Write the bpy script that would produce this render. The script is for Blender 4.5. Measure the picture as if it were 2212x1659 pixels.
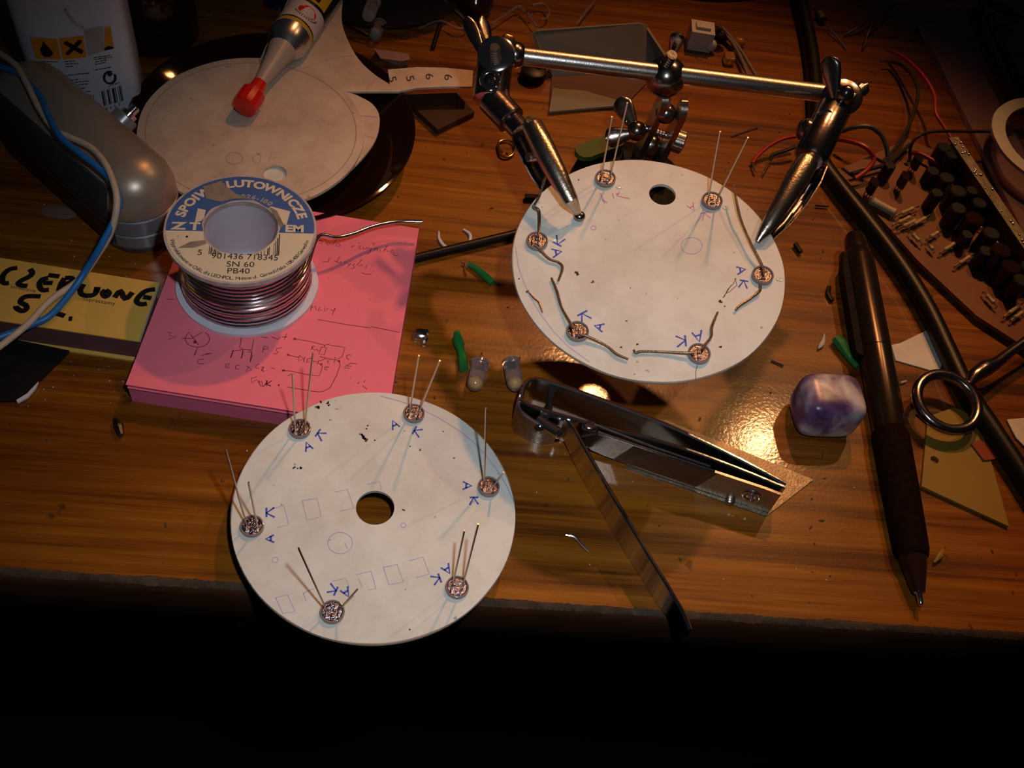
import bpy, math, random
import numpy as np
from mathutils import Vector, Matrix
for o in list(bpy.data.objects): bpy.data.objects.remove(o)
SC = bpy.context.scene
COL = SC.collection
S = 0.001            # all lengths below are millimetres
random.seed(4)
A3 = np.array

# ---------------------------------------------------------------- camera
FPX, CX, CY, H = 2170.0, 1106.0, 829.5, 245.0
U = A3([.131, -.5715, -.81]); U = U / np.linalg.norm(U)
fz = A3([0, 0, 1.]); Yd = fz - (fz @ U) * U; Yd = Yd / np.linalg.norm(Yd); Xd = np.cross(Yd, U)
a_ = math.radians(-9.8707)
R = A3([[math.cos(a_), -math.sin(a_), 0], [math.sin(a_), math.cos(a_), 0], [0, 0, 1]]) @ A3([Xd, Yd, U])
CAM = A3([0, 0, H])
cd = bpy.data.cameras.new('camera'); cam = bpy.data.objects.new('camera', cd); COL.objects.link(cam)
cd.sensor_width = 36; cd.lens = 36 * FPX / 2212; cd.clip_start = 0.01; cd.clip_end = 20
r_, u_, b_ = R @ [1, 0, 0], R @ [0, -1, 0], R @ [0, 0, -1]
cam.matrix_world = Matrix(((r_[0], u_[0], b_[0], 0), (r_[1], u_[1], b_[1], 0), (r_[2], u_[2], b_[2], H * S), (0, 0, 0, 1)))
SC.camera = cam

# ---------------------------------------------------------------- light
w = bpy.data.worlds.new('room'); SC.world = w; w.use_nodes = True
bg = w.node_tree.nodes['Background']; bg.inputs[0].default_value = (.80, .86, 1.0, 1); bg.inputs[1].default_value = .008

def lamp(name, typ, loc, target, power, color, radius, size=60, blend=.5):
    d = bpy.data.lights.new(name, typ); o = bpy.data.objects.new(name, d); COL.objects.link(o)
    d.energy = power; d.color = color; d.shadow_soft_size = radius * S
    if typ == 'SPOT': d.spot_size = math.radians(size); d.spot_blend = blend
    o.location = Vector(loc) * S
    v = Vector(target) - Vector(loc); o.rotation_euler = v.to_track_quat('-Z', 'Y').to_euler()
    return o
FL = CAM + R @ A3([26, -35, 0])
lamp('camera_flash', 'SPOT', FL, (14, 144, 0), 1.5, (.84, .95, 1.0), 5, 70, 1.0)
lamp('desk_lamp_bulb', 'SPOT', (185, 604, 600), (85, 200, 0), 8.8, (1.0, .40, .13), 14, 33, .8)
lamp('desk_lamp_bulb', 'SPOT', (277, 422, 400), (80, 180, 0), 1.5, (1.0, .52, .20), 5, 50, 1)  # second bulb, added for the bright highlight on the desk
SC.view_settings.view_transform = 'Standard'; SC.view_settings.look = 'None'
SC.view_settings.exposure = 0.0; SC.view_settings.gamma = 1.0; SC.view_settings.use_curve_mapping = False

# ---------------------------------------------------------------- placing
def ray(px, py): return R @ A3([(px - CX) / FPX, (py - CY) / FPX, 1.])
def P(px, py, z=0.):
    d = ray(px, py); return CAM + d * ((z - H) / d[2])
class Plane:
    def __init__(s, c, n, off=0.): s.c = A3(c, float); s.n = A3(n, float) / np.linalg.norm(n); s.c = s.c + s.n * off
    def __call__(s, px, py):
        d = ray(px, py); return CAM + d * (((s.c - CAM) @ s.n) / (d @ s.n))
    def up(s, off): return Plane(s.c, s.n, off)
def flat(z): return Plane((0, 0, z), (0, 0, 1))
def nrm(v): v = A3(v, float); return v / np.linalg.norm(v)
def basis(a):
    a = nrm(a); t = A3([0, 0, 1.]) if abs(a[2]) < .9 else A3([1., 0, 0]); u = nrm(np.cross(a, t)); return u, np.cross(a, u)
def sm(pts, k=6):
    p = [A3(q, float) for q in pts]; p = [2 * p[0] - p[1]] + p + [2 * p[-1] - p[-2]]; out = []
    for i in range(1, len(p) - 2):
        for j in range(k):
            t = j / k; a, b, c, d = p[i - 1:i + 3]
            out.append(.5 * (2 * b + (c - a) * t + (2 * a - 5 * b + 4 * c - d) * t * t + (3 * b - a - 3 * c + d) * t ** 3))
    out.append(p[-2]); return out
def on_ray(px, py, base, L):          # the point of this sight line at distance L from base (the higher of the two)
    d = nrm(ray(px, py)); m = (base - CAM) @ d; q = CAM + d * m; h2 = L * L - np.sum((q - base) ** 2)
    if h2 <= 0: return q
    k = math.sqrt(h2); c = [q + d * k, q - d * k]; return max(c, key=lambda v: v[2])

# ---------------------------------------------------------------- materials
MATS = {}
def mat(name, color, rough=.5, metal=0., noise=0., nscale=200., trans=0., ior=1.45, bump=0., bscale=400., coat=0., emit=None, spec=.5, sss=0.):
    if name in MATS: return MATS[name]
    m = bpy.data.materials.new(name); m.use_nodes = True; nt = m.node_tree; b = nt.nodes['Principled BSDF']
    b.inputs['Base Color'].default_value = (*color, 1); b.inputs['Roughness'].default_value = rough
    b.inputs['Metallic'].default_value = metal; b.inputs['Transmission Weight'].default_value = trans; b.inputs['IOR'].default_value = ior
    b.inputs['Coat Weight'].default_value = coat; b.inputs['Coat Roughness'].default_value = .12; b.inputs['Specular IOR Level'].default_value = spec
    tc = nt.nodes.new('ShaderNodeTexCoord')
    n = nt.nodes.new('ShaderNodeTexNoise'); n.inputs['Scale'].default_value = nscale; n.inputs['Detail'].default_value = 5; nt.links.new(tc.outputs['Object'], n.inputs['Vector'])
    mx = nt.nodes.new('ShaderNodeMix'); mx.data_type = 'RGBA'
    lo = tuple(max(0, c * (1 - noise)) for c in color); hi = tuple(min(1, c * (1 + noise)) for c in color)
    mx.inputs[6].default_value = (*lo, 1); mx.inputs[7].default_value = (*hi, 1)
    nt.links.new(n.outputs['Fac'], mx.inputs[0]); nt.links.new(mx.outputs[2], b.inputs['Base Color'])
    if bump:
        n2 = nt.nodes.new('ShaderNodeTexNoise'); n2.inputs['Scale'].default_value = bscale; n2.inputs['Detail'].default_value = 4; nt.links.new(tc.outputs['Object'], n2.inputs['Vector'])
        bp = nt.nodes.new('ShaderNodeBump'); bp.inputs['Strength'].default_value = bump; bp.inputs['Distance'].default_value = .0004
        nt.links.new(n2.outputs['Fac'], bp.inputs['Height']); nt.links.new(bp.outputs[0], b.inputs['Normal'])
    MATS[name] = m; return m

def ramp(nt, src, stops):
    r = nt.nodes.new('ShaderNodeValToRGB'); e = r.color_ramp.elements
    while len(e) < len(stops): e.new(.5)
    for i, (p, c) in enumerate(stops): e[i].position = p; e[i].color = (*c, 1)
    nt.links.new(src, r.inputs[0]); return r
def mixc(nt, fac, a, b, mode='MIX'):
    m = nt.nodes.new('ShaderNodeMix'); m.data_type = 'RGBA'; m.blend_type = mode
    for s, i in ((fac, 0), (a, 6), (b, 7)):
        if isinstance(s, (int, float)): m.inputs[i].default_value = s
        elif isinstance(s, tuple): m.inputs[i].default_value = (*s, 1)
        else: nt.links.new(s, m.inputs[i])
    return m.outputs[2]
def tex(nt, kind, scale, vec, **kw):
    n = nt.nodes.new('ShaderNodeTex' + kind); n.inputs['Scale'].default_value = scale
    for k, v in kw.items(): n.inputs[k].default_value = v
    nt.links.new(vec, n.inputs['Vector']); return n

def wood_mat():
    m = bpy.data.materials.new('varnished_pine'); m.use_nodes = True; nt = m.node_tree; b = nt.nodes['Principled BSDF']
    tc = nt.nodes.new('ShaderNodeTexCoord')
    def mp(sc, loc=(0, 0, 0), rot=(0, 0, 0)):
        q = nt.nodes.new('ShaderNodeMapping'); q.inputs['Scale'].default_value = sc; q.inputs['Location'].default_value = loc; q.inputs['Rotation'].default_value = rot
        nt.links.new(tc.outputs['Object'], q.inputs[0]); return q.outputs[0]
    grain = tex(nt, 'Noise', 1, mp((9, 260, 260), rot=(0, 0, .06)), Detail=6, Roughness=.65)
    fine = tex(nt, 'Noise', 1, mp((14, 1300, 1300), rot=(0, 0, .05)), Detail=5, Roughness=.7)
    blot = tex(nt, 'Noise', 1, mp((7, 22, 22), (.3, .1, 0)), Detail=4)
    g = ramp(nt, grain.outputs['Fac'], [(.36, (.10, .026, .0015)), (.50, (.215, .064, .0035)), (.68, (.30, .102, .007))])
    c = mixc(nt, .55, g.outputs[0], mixc(nt, fine.outputs['Fac'], (.0, .0, .0), (1.75, 1.75, 1.7)), 'MULTIPLY')
    bl = ramp(nt, blot.outputs['Fac'], [(.34, (.50, .40, .32)), (.6, (1.1, 1.1, 1.1))])
    c = mixc(nt, .7, c, bl.outputs[0], 'MULTIPLY')
    dirt = tex(nt, 'Noise', 130, tc.outputs['Object'], Detail=3, Roughness=.6)
    dr = ramp(nt, dirt.outputs['Fac'], [(.27, (1, 1, 1)), (.31, (0, 0, 0))])
    c = mixc(nt, mixc(nt, .75, (0, 0, 0), dr.outputs[0]), c, (.03, .012, .004))
    nt.links.new(c, b.inputs['Base Color'])
    sm_ = tex(nt, 'Noise', 60, tc.outputs['Object'], Detail=5)
    rr = nt.nodes.new('ShaderNodeMapRange'); rr.inputs[3].default_value = .26; rr.inputs[4].default_value = .45
    nt.links.new(sm_.outputs['Fac'], rr.inputs[0]); nt.links.new(rr.outputs[0], b.inputs['Roughness'])
    b.inputs['Coat Weight'].default_value = .6; b.inputs['Coat Roughness'].default_value = .10; b.inputs['Specular IOR Level'].default_value = .25
    h1 = tex(nt, 'Noise', 900, tc.outputs['Object'], Detail=4)
    h2 = tex(nt, 'Noise', 70, tc.outputs['Object'], Detail=2)
    add = nt.nodes.new('ShaderNodeMath'); add.operation = 'MULTIPLY_ADD'; add.inputs[1].default_value = 2.0
    nt.links.new(h2.outputs['Fac'], add.inputs[0]); nt.links.new(h1.outputs['Fac'], add.inputs[2])
    bp = nt.nodes.new('ShaderNodeBump'); bp.inputs['Strength'].default_value = .14; bp.inputs['Distance'].default_value = .0002
    nt.links.new(add.outputs[0], bp.inputs['Height']); nt.links.new(bp.outputs[0], b.inputs['Normal']); nt.links.new(bp.outputs[0], b.inputs['Coat Normal'])
    return m
def stone_mat():
    m = bpy.data.materials.new('amethyst'); m.use_nodes = True; nt = m.node_tree; b = nt.nodes['Principled BSDF']
    tc = nt.nodes.new('ShaderNodeTexCoord'); n = tex(nt, 'Noise', 75, tc.outputs['Object'], Detail=3, Distortion=.3)
    r = ramp(nt, n.outputs['Fac'], [(.34, (.06, .03, .11)), (.43, (.15, .09, .19)), (.50, (.36, .29, .33)), (.60, (.56, .51, .50))])
    nt.links.new(r.outputs[0], b.inputs['Base Color']); b.inputs['Roughness'].default_value = .3
    b.inputs['Subsurface Weight'].default_value = .25; b.inputs['Subsurface Radius'].default_value = (.003, .002, .003); return m
def card_mat(name, base, spot, amount=.5):
    m = bpy.data.materials.new(name); m.use_nodes = True; nt = m.node_tree; b = nt.nodes['Principled BSDF']
    tc = nt.nodes.new('ShaderNodeTexCoord')
    n = tex(nt, 'Noise', 45, tc.outputs['Object'], Detail=6, Roughness=.7); r = ramp(nt, n.outputs['Fac'], [(.38, spot), (.62, base)])
    c = mixc(nt, amount, base, r.outputs[0])
    d = tex(nt, 'Noise', 330, tc.outputs['Object'], Detail=2); dr = ramp(nt, d.outputs['Fac'], [(.235, (1, 1, 1)), (.27, (0, 0, 0))])
    c = mixc(nt, mixc(nt, .6, (0, 0, 0), dr.outputs[0]), c, tuple(x * .35 for x in spot))
    nt.links.new(c, b.inputs['Base Color']); b.inputs['Roughness'].default_value = .55; return m

WOOD = wood_mat(); STONE = stone_mat()
CARD = card_mat('white_card', (.66, .645, .60), (.42, .37, .31), .45)
CARD_BEIGE = card_mat('stained_beige_card', (.58, .45, .36), (.38, .27, .21), .7)
EDGE_CARD = mat('card_edge', (.30, .22, .17), .8, noise=.3)
CHROME = mat('chrome', (.72, .70, .70), .12, 1, noise=.05, bump=.06, bscale=900)
STEEL = mat('brushed_steel', (.48, .43, .40), .3, 1, noise=.25, nscale=900, bump=.12, bscale=2500)
DSTEEL = mat('dark_nickel_steel', (.30, .25, .23), .22, 1, noise=.3, nscale=300, bump=.1, bscale=900)
GOLD = mat('worn_nickel_clip', (.55, .45, .36), .27, 1, noise=.35, nscale=350, bump=.2, bscale=1500)
SOLDER = mat('solder_metal', (.60, .58, .62), .17, 1, noise=.1)
LEAD = mat('tinned_lead', (.62, .50, .40), .35, 1, noise=.15)
OLDLEAD = mat('tarnished_lead', (.30, .22, .16), .42, 1, noise=.5, nscale=500, bump=.4, bscale=1500)
EPOXY = mat('clear_epoxy', (.36, .27, .27), .08, 0, trans=.35, ior=1.5, bump=.3, bscale=900, noise=.2)
LENS = mat('clear_led_lens', (.95, .86, .87), .07, 0, trans=.92, ior=1.4, bump=.15, bscale=500)
INNARD = mat('led_reflector', (.25, .22, .27), .2, 1, bump=1.0, bscale=1100, noise=.8, nscale=900)
PHOS = mat('phosphor', (.75, .42, .08), .4, noise=.2, nscale=500)
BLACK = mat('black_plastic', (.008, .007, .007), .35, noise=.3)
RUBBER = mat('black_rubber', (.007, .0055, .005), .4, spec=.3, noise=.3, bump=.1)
IRON = mat('black_cast_iron', (.003, .0026, .0026), .6, spec=.2, noise=.3, bump=.8, bscale=600)
CREAM = mat('cream_label', (.60, .50, .36), .6, noise=.12, nscale=120)
LBLUE = mat('blue_label', (.035, .09, .28), .55, noise=.15, nscale=150)
GRIME = mat('torn_grey_paper', (.22, .17, .13), .8, noise=.5, nscale=300)
SPOOLW = mat('lilac_white_plastic', (.58, .54, .62), .45, noise=.08, nscale=90)
SPOOLE = mat('dirty_spool_edge', (.40, .33, .32), .6, noise=.5, nscale=260)
INK = mat('black_ink', (.045, .02, .03), .6)
PRINT = mat('black_print', (.02, .018, .016), .6)
BALL = mat('dark_red_ink', (.20, .02, .035), .6)
BLUEINK = mat('blue_felt_ink', (.035, .08, .42), .6)
PURPLE = mat('purple_pencil', (.42, .34, .52), .7)
PINKINK = mat('pink_felt_ink', (.55, .22, .42), .6)
VIOLET = mat('faded_violet_line', (.42, .30, .36), .7)
SOOT = mat('burnt_brown_mark', (.09, .05, .03), .8, noise=.5, nscale=900)
PINKP = mat('pink_paper', (.80, .16, .22), .7, noise=.05)
PINKD = mat('pink_paper_stack', (.70, .13, .24), .75, noise=.08, nscale=500)
YELP = mat('yellow_paper', (.62, .36, .07), .7, noise=.06)
YELD = mat('maroon_pad_stack', (.13, .045, .05), .8, noise=.2)
GREYC = mat('grey_board', (.30, .26, .24), .8, noise=.1)
REDP = mat('red_plastic', (.62, .012, .008), .22, noise=.1, coat=.4)
NOZ = mat('translucent_nozzle', (.52, .42, .36), .35, trans=.25, noise=.1)
TUBEW = mat('white_tube_paint', (.62, .54, .54), .4, noise=.05)
TYEL = mat('tube_yellow', (.55, .33, .02), .45)
ALU = mat('aluminium', (.62, .66, .70), .28, 1, noise=.05)
AMBER = mat('dark_amber_glass', (.012, .0035, .001), .05, trans=.05, ior=1.5, noise=.2, nscale=20)
BOTTLE = mat('white_bottle_plastic', (.60, .61, .70), .35, noise=.05)
ORANGE = mat('hazard_orange', (.72, .25, .01), .5)
SILVER = mat('champagne_silver_plastic', (.36, .29, .235), .36, .45, noise=.06)
SILVERC = mat('cool_silver_plastic', (.27, .28, .31), .33, .5, noise=.06)
DGREY = mat('dark_grey_plastic', (.028, .032, .036), .45, noise=.2)
WBLUE = mat('blue_insulation', (.015, .14, .42), .4)
WWHITE = mat('dirty_white_insulation', (.52, .40, .30), .5, noise=.3, nscale=300)
RED_W = mat('red_insulation', (.34, .018, .006), .4)
BLK_W = mat('black_insulation', (.02, .018, .014), .45)
GRN = mat('green_insulation', (.012, .16, .03), .4, noise=.2)
CLEAR = mat('clear_plastic', (.9, .88, .88), .06, trans=.93, ior=1.35)
RULER = mat('smoky_clear_plastic', (.80, .60, .66), .14, trans=.85, ior=1.15, noise=.1, nscale=30)
BROWNPCB = mat('brown_circuit_board', (.16, .055, .02), .5, noise=.35, nscale=90)
RESI = mat('resistor_body', (.38, .30, .18), .45, noise=.4, nscale=900)
OLIVE = mat('olive_card', (.25, .15, .02), .6, noise=.15, nscale=60)
REDCARD = mat('red_brown_paper', (.22, .035, .012), .7)
WCONN = mat('white_connector_plastic', (.50, .45, .42), .4, noise=.06)
BROWNT = mat('dark_brown_tile', (.035, .015, .010), .35, noise=.3)
ERASER = mat('grey_pink_stone', (.24, .13, .10), .7, noise=.4, nscale=260)
GREYP = mat('grey_tray_plastic', (.135, .115, .095), .55, noise=.12)
BRASS = mat('brass', (.60, .36, .14), .25, 1, noise=.2)
PENM = mat('bronze_pen_barrel', (.045, .03, .022), .24, .7, noise=.15)
PENG = mat('brown_black_grip', (.009, .0035, .002), .8, spec=.06, noise=.95, nscale=400, bump=.4)
FLOORM = mat('dark_blue_floor', (.004, .006, .010), .9, noise=.3, nscale=20)
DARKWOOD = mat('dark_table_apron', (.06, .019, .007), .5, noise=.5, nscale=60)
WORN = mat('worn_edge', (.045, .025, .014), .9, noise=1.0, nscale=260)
BRNG = mat('brown_glass', (.02, .008, .005), .12, noise=.2)

# ---------------------------------------------------------------- mesh building
WL = {}
def base_of(o): return WL.get(o.name, A3([0, 0, 0.]))
class MB:
    def __init__(s): s.v = []; s.f = []
    def add(s, vs, fs):
        k = len(s.v); s.v += [tuple(map(float, q)) for q in vs]; s.f += [tuple(i + k for i in f) for f in fs]; return s
    def loft(s, rings, caps=True, closed=True):
        n = len(rings[0]); vs = [q for r in rings for q in r]; fs = []
        m = n if closed else n - 1
        for i in range(len(rings) - 1):
            for j in range(m): a = i * n + j; b = i * n + (j + 1) % n; fs.append((a, b, b + n, a + n))
        if caps and closed: fs += [tuple(range(n))[::-1], tuple(range((len(rings) - 1) * n, len(rings) * n))]
        return s.add(vs, fs)
    def box(s, c, size, rot=None):
        M = np.eye(3) if rot is None else rot; h = A3(size) / 2; vs = []
        for z in (-1, 1):
            for x, y in ((-1, -1), (1, -1), (1, 1), (-1, 1)): vs.append(A3(c) + M @ (A3([x, y, z]) * h))
        return s.add(vs, [(3, 2, 1, 0), (4, 5, 6, 7), (0, 1, 5, 4), (1, 2, 6, 5), (2, 3, 7, 6), (3, 0, 4, 7)])
    def slab(s, top, th, n=(0, 0, 1)):
        n = nrm(n); return s.loft([[A3(q) - n * th for q in top], [A3(q) for q in top]])
    def tube(s, path, r, n=10):
        p = [A3(q, float) for q in path]; rr = list(r) if hasattr(r, '__len__') else [r] * len(p); rings = []; u = None
        if len(rr) != len(p): rr = list(np.interp(np.linspace(0, 1, len(p)), np.linspace(0, 1, len(rr)), rr))
        for i, q in enumerate(p):
            t = nrm(p[min(i + 1, len(p) - 1)] - p[max(i - 1, 0)] + 1e-9)
            if u is None: u, v = basis(t)
            else: u = nrm(u - (u @ t) * t); v = np.cross(t, u)
            rings.append([q + rr[i] * (math.cos(a) * u + math.sin(a) * v) for a in np.linspace(0, 2 * math.pi, n, endpoint=False)])
        return s.loft(rings)
    def lathe(s, p0, ax, prof, n=24, flatk=1.0, up=None, a0=0, a1=2 * math.pi):
        ax = nrm(ax); u, v = basis(ax)
        if up is not None: v = nrm(A3(up) - (A3(up) @ ax) * ax); u = np.cross(v, ax)
        full = abs(a1 - a0 - 2 * math.pi) < 1e-6
        an = np.linspace(a0, a1, n, endpoint=not full)
        rings = [[A3(p0) + ax * t + r * (math.cos(a) * u + math.sin(a) * v * flatk) for a in an] for t, r in prof]
        return s.loft(rings, caps=full, closed=full)
    def ball(s, c, r, rot=None, n=14, e=1.0):
        r = A3(r if hasattr(r, '__len__') else (r, r, r), float); M = np.eye(3) if rot is None else rot; rings = []
        sg = lambda x: math.copysign(abs(x) ** e, x)
        for i in range(1, n):
            ph = -math.pi / 2 + math.pi * i / n
            rings.append([A3(c) + M @ (r * A3([sg(math.cos(ph)) * sg(math.cos(a)), sg(math.cos(ph)) * sg(math.sin(a)), sg(math.sin(ph))])) for a in np.linspace(0, 2 * math.pi, 2 * n, endpoint=False)])
        k = len(s.v); s.loft(rings, caps=False); m = 2 * n
        b = len(s.v); s.v += [tuple(A3(c) + M @ (r * A3([0, 0, -1]))), tuple(A3(c) + M @ (r * A3([0, 0, 1])))]
        for j in range(m): s.f.append((k + (j + 1) % m, k + j, b)); q = k + (n - 2) * m; s.f.append((q + j, q + (j + 1) % m, b + 1))
        return s
    def ribbon(s, pts, wd, n=(0, 0, 1)):
        p = [A3(q, float) for q in pts]; n = nrm(n); L = []; Rr = []
        if len(p) == 1: p = [p[0], p[0] + basis(n)[0] * wd]
        for i, q in enumerate(p):
            t = p[min(i + 1, len(p) - 1)] - p[max(i - 1, 0)]; sd = nrm(np.cross(n, t) + 1e-9) * wd / 2; L.append(q - sd); Rr.append(q + sd)
        k = len(p); return s.add(L + Rr, [(i, i + 1, k + i + 1, k + i) for i in range(k - 1)])
    def disc(s, c, r, n=(0, 0, 1), k=16):
        u, v = basis(n); return s.add([A3(c) + r * (math.cos(a) * u + math.sin(a) * v) for a in np.linspace(0, 2 * math.pi, k, endpoint=False)], [tuple(range(k))])
    def torus(s, c, Rr, r, n=(0, 0, 1), k=40, m=10, fl=1.0):
        u, v = basis(n); n = nrm(n); rings = []
        for a in np.linspace(0, 2 * math.pi, k, endpoint=False):
            d = math.cos(a) * u + math.sin(a) * v
            rings.append([A3(c) + d * (Rr + r * math.cos(b)) + n * r * fl * math.sin(b) for b in np.linspace(0, 2 * math.pi, m, endpoint=False)])
        rings.append(rings[0]); return s.loft(rings, caps=False)
    def plate_hole(s, c, Ro, hc, Rh, n, th, wob=0., k=96, sub=1):
        n = nrm(n); u, v = basis(n); an = np.linspace(0, 2 * math.pi, k, endpoint=False)
        rad = [Ro + wob * (math.sin(a * 3 + 1) + .6 * math.sin(7 * a) + .5 * math.sin(13 * a + 2)) for a in an]
        o = [A3(c) + rr * (math.cos(a) * u + math.sin(a) * v) for a, rr in zip(an, rad)]
        i = [A3(hc) + Rh * (math.cos(a) * u + math.sin(a) * v) for a in an]
        return s.loft([i, o, [q - n * th for q in o], [q - n * th for q in i], i], caps=False)
    def build(s, name, m, parent=None, smooth=True, label=None, cat=None, group=None, kind=None, ang=38):
        v = A3(s.v)
        if parent is not None: b = base_of(parent)
        else:
            lo, hi = v.min(0), v.max(0); b = A3([(lo[0] + hi[0]) / 2, (lo[1] + hi[1]) / 2, lo[2]])
        me = bpy.data.meshes.new(name); me.from_pydata([tuple((q - b) * S) for q in v], [], s.f); me.update()
        import bmesh
        bm = bmesh.new(); bm.from_mesh(me); bmesh.ops.recalc_face_normals(bm, faces=bm.faces); bm.to_mesh(me); bm.free()
        me.materials.append(m)
        if smooth:
            me.polygons.foreach_set('use_smooth', [True] * len(me.polygons)); me.set_sharp_from_angle(angle=math.radians(ang))
        o = bpy.data.objects.new(name, me); COL.objects.link(o)
        if parent is None: o.location = b * S; WL[o.name] = b
        else: o.parent = parent; WL[o.name] = b
        for k_, q in (('label', label), ('category', cat), ('group', group), ('kind', kind)):
            if q: o[k_] = q
        return o
def thing(name, label, cat, loc, group=None):
    o = bpy.data.objects.new(name, None); COL.objects.link(o); o.location = Vector([float(q) for q in loc]) * S; o.empty_display_size = .01
    WL[o.name] = A3(loc, float); o['label'] = label; o['category'] = cat
    if group: o['group'] = group
    return o
def zoom(ox, oy, k): return lambda *pts: [(ox + x / k, oy + y / k) for x, y in pts]
def inked(name, m, parent, pl, strokes, wd, label=None, smooth=False):
    b = MB()
    for st in strokes:
        ww = wd
        if isinstance(st, tuple) and isinstance(st[0], (int, float)) and isinstance(st[1], list): ww, st = st
        p2 = sm(st, 3) if len(st) > 2 and smooth else st
        b.ribbon([pl(*q) for q in p2], ww, pl.n)
    return b.build(name, m, parent, smooth=False, label=label)
GL = {'A': [[(0, 0), (.45, 1), (.9, 0)], [(.2, .4), (.75, .4)]], 'K': [[(0, 0), (0, 1)], [(.8, 1), (0, .45), (.85, 0)]],
      'P': [[(0, 0), (.1, 1), (.7, .9), (.6, .5), (.1, .45)]]}
def glyph(ch, cx, cy, h, rot):       # strokes of a hand drawn letter in photograph pixels
    a = math.radians(rot); c, s_ = math.cos(a), math.sin(a); out = []
    for st in GL[ch]:
        out.append([(cx + ((x - .45) * c * h + (y - .5) * s_ * h), cy + ((x - .45) * s_ * h - (y - .5) * c * h)) for x, y in st])
    return out
_T = {}; BOLD = [0.]
def tmesh(s, off=.0):
    if s in _T: return _T[s]
    cu = bpy.data.curves.new('t', 'FONT'); cu.body = s; cu.size = 1; cu.resolution_u = 3; cu.offset = BOLD[0]
    o = bpy.data.objects.new('t', cu); COL.objects.link(o); dg = bpy.context.evaluated_depsgraph_get()
    me = bpy.data.meshes.new_from_object(o.evaluated_get(dg)); v = [tuple(q.co[:2]) for q in me.vertices]; f = [tuple(p.vertices) for p in me.polygons]
    bpy.data.objects.remove(o); bpy.data.curves.remove(cu); bpy.data.meshes.remove(me)
    wd = max([q[0] for q in v] + [.3]); _T[s] = (v, f, wd); return _T[s]
def pxtext(b, s, cx, cy, h, rot, pl, sx=1.0):   # printed text centred at a photograph point, turned by rot degrees clockwise
    v, f, wd = tmesh(s); a = math.radians(rot); c, s_ = math.cos(a), math.sin(a); k = h / .7; out = []
    for x, y in v:
        X = (x - wd / 2) * k * sx; Y = -(y - .35) * k; out.append(pl(cx + X * c - Y * s_, cy + X * s_ + Y * c))
    b.add(out, f)

# ================================================================ SETTING
YE = 103.6
desk = thing('wooden_desk', 'varnished orange pine desk with a worn dark front edge under everything', 'desk', (0, 400, -40))
b = MB(); prof = [(YE + 1.8, 0), (YE + 1.8, -26), (900, -26), (900, 0)]
b.loft([[A3([x, y, z]) for y, z in prof] for x in (-520, 620)]); b.build('desk_top', WOOD, desk, ang=50)
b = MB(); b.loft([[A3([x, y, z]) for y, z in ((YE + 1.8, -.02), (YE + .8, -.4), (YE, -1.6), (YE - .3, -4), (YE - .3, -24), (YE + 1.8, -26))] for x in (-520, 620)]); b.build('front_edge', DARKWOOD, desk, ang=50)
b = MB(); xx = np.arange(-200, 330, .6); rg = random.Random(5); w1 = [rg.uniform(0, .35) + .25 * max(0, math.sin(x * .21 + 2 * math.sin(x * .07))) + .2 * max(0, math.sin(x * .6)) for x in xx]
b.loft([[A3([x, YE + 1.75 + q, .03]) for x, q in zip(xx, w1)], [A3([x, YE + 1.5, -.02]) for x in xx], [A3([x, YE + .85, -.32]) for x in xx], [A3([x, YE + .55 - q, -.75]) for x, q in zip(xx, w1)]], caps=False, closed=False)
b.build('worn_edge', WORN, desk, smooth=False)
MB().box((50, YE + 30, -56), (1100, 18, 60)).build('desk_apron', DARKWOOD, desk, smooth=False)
for x in (-470, 570):
    MB().box((x, YE + 40, -386), (50, 50, 600)).build('leg', DARKWOOD, desk, smooth=False)
    MB().box((x, 850, -356), (50, 50, 660)).build('leg', DARKWOOD, desk, smooth=False)
fl = MB().box((50, 200, -696), (3000, 3000, 20)).build('floor', FLOORM, smooth=False, kind='structure')

# ================================================================ LED
def led(name, label, base, n, leads, group, lr=.26, lm=LEAD, dirs=None, dome=True):
    """an LED pushed through a card: flange on the card, dome below it, two leads"""
    n = nrm(n); t = thing(name, label, 'led', base, group); base = A3(base)
    MB().lathe(base, n, [(-.6, 2.3), (0, 2.9), (.15, 3.0), (1.0, 3.0), (1.25, 2.9), (1.3, 2.7), (1.15, 2.55), (.7, 2.5)], 26, ).build('flange', EPOXY, t)
    u, v = basis(n); b = MB(); b.lathe(base, n, [(.72, 2.52), (.9, 2.35), (.86, 1.7), (1.0, 1.2), (.84, .7), (.9, .2)], 20)
    b.box(base + n * 1.1 + u * .7, (1.5, .8, .4), np.c_[u, v, n]); b.box(base + n * 1.1 - u * .9, (.8, 1.1, .4), np.c_[u, v, n]); b.build('reflector', INNARD, t)
    if dome: MB().lathe(base, -n, [(.1, 2.5), (2.2, 2.5), (3.2, 2.25), (3.9, 1.7), (4.3, .9), (4.42, .2)], 20).build('dome', EPOXY, t)
    for p_ in leads:
        MB().tube(p_, lr, 8).build('lead', lm, t)
    return t

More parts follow.
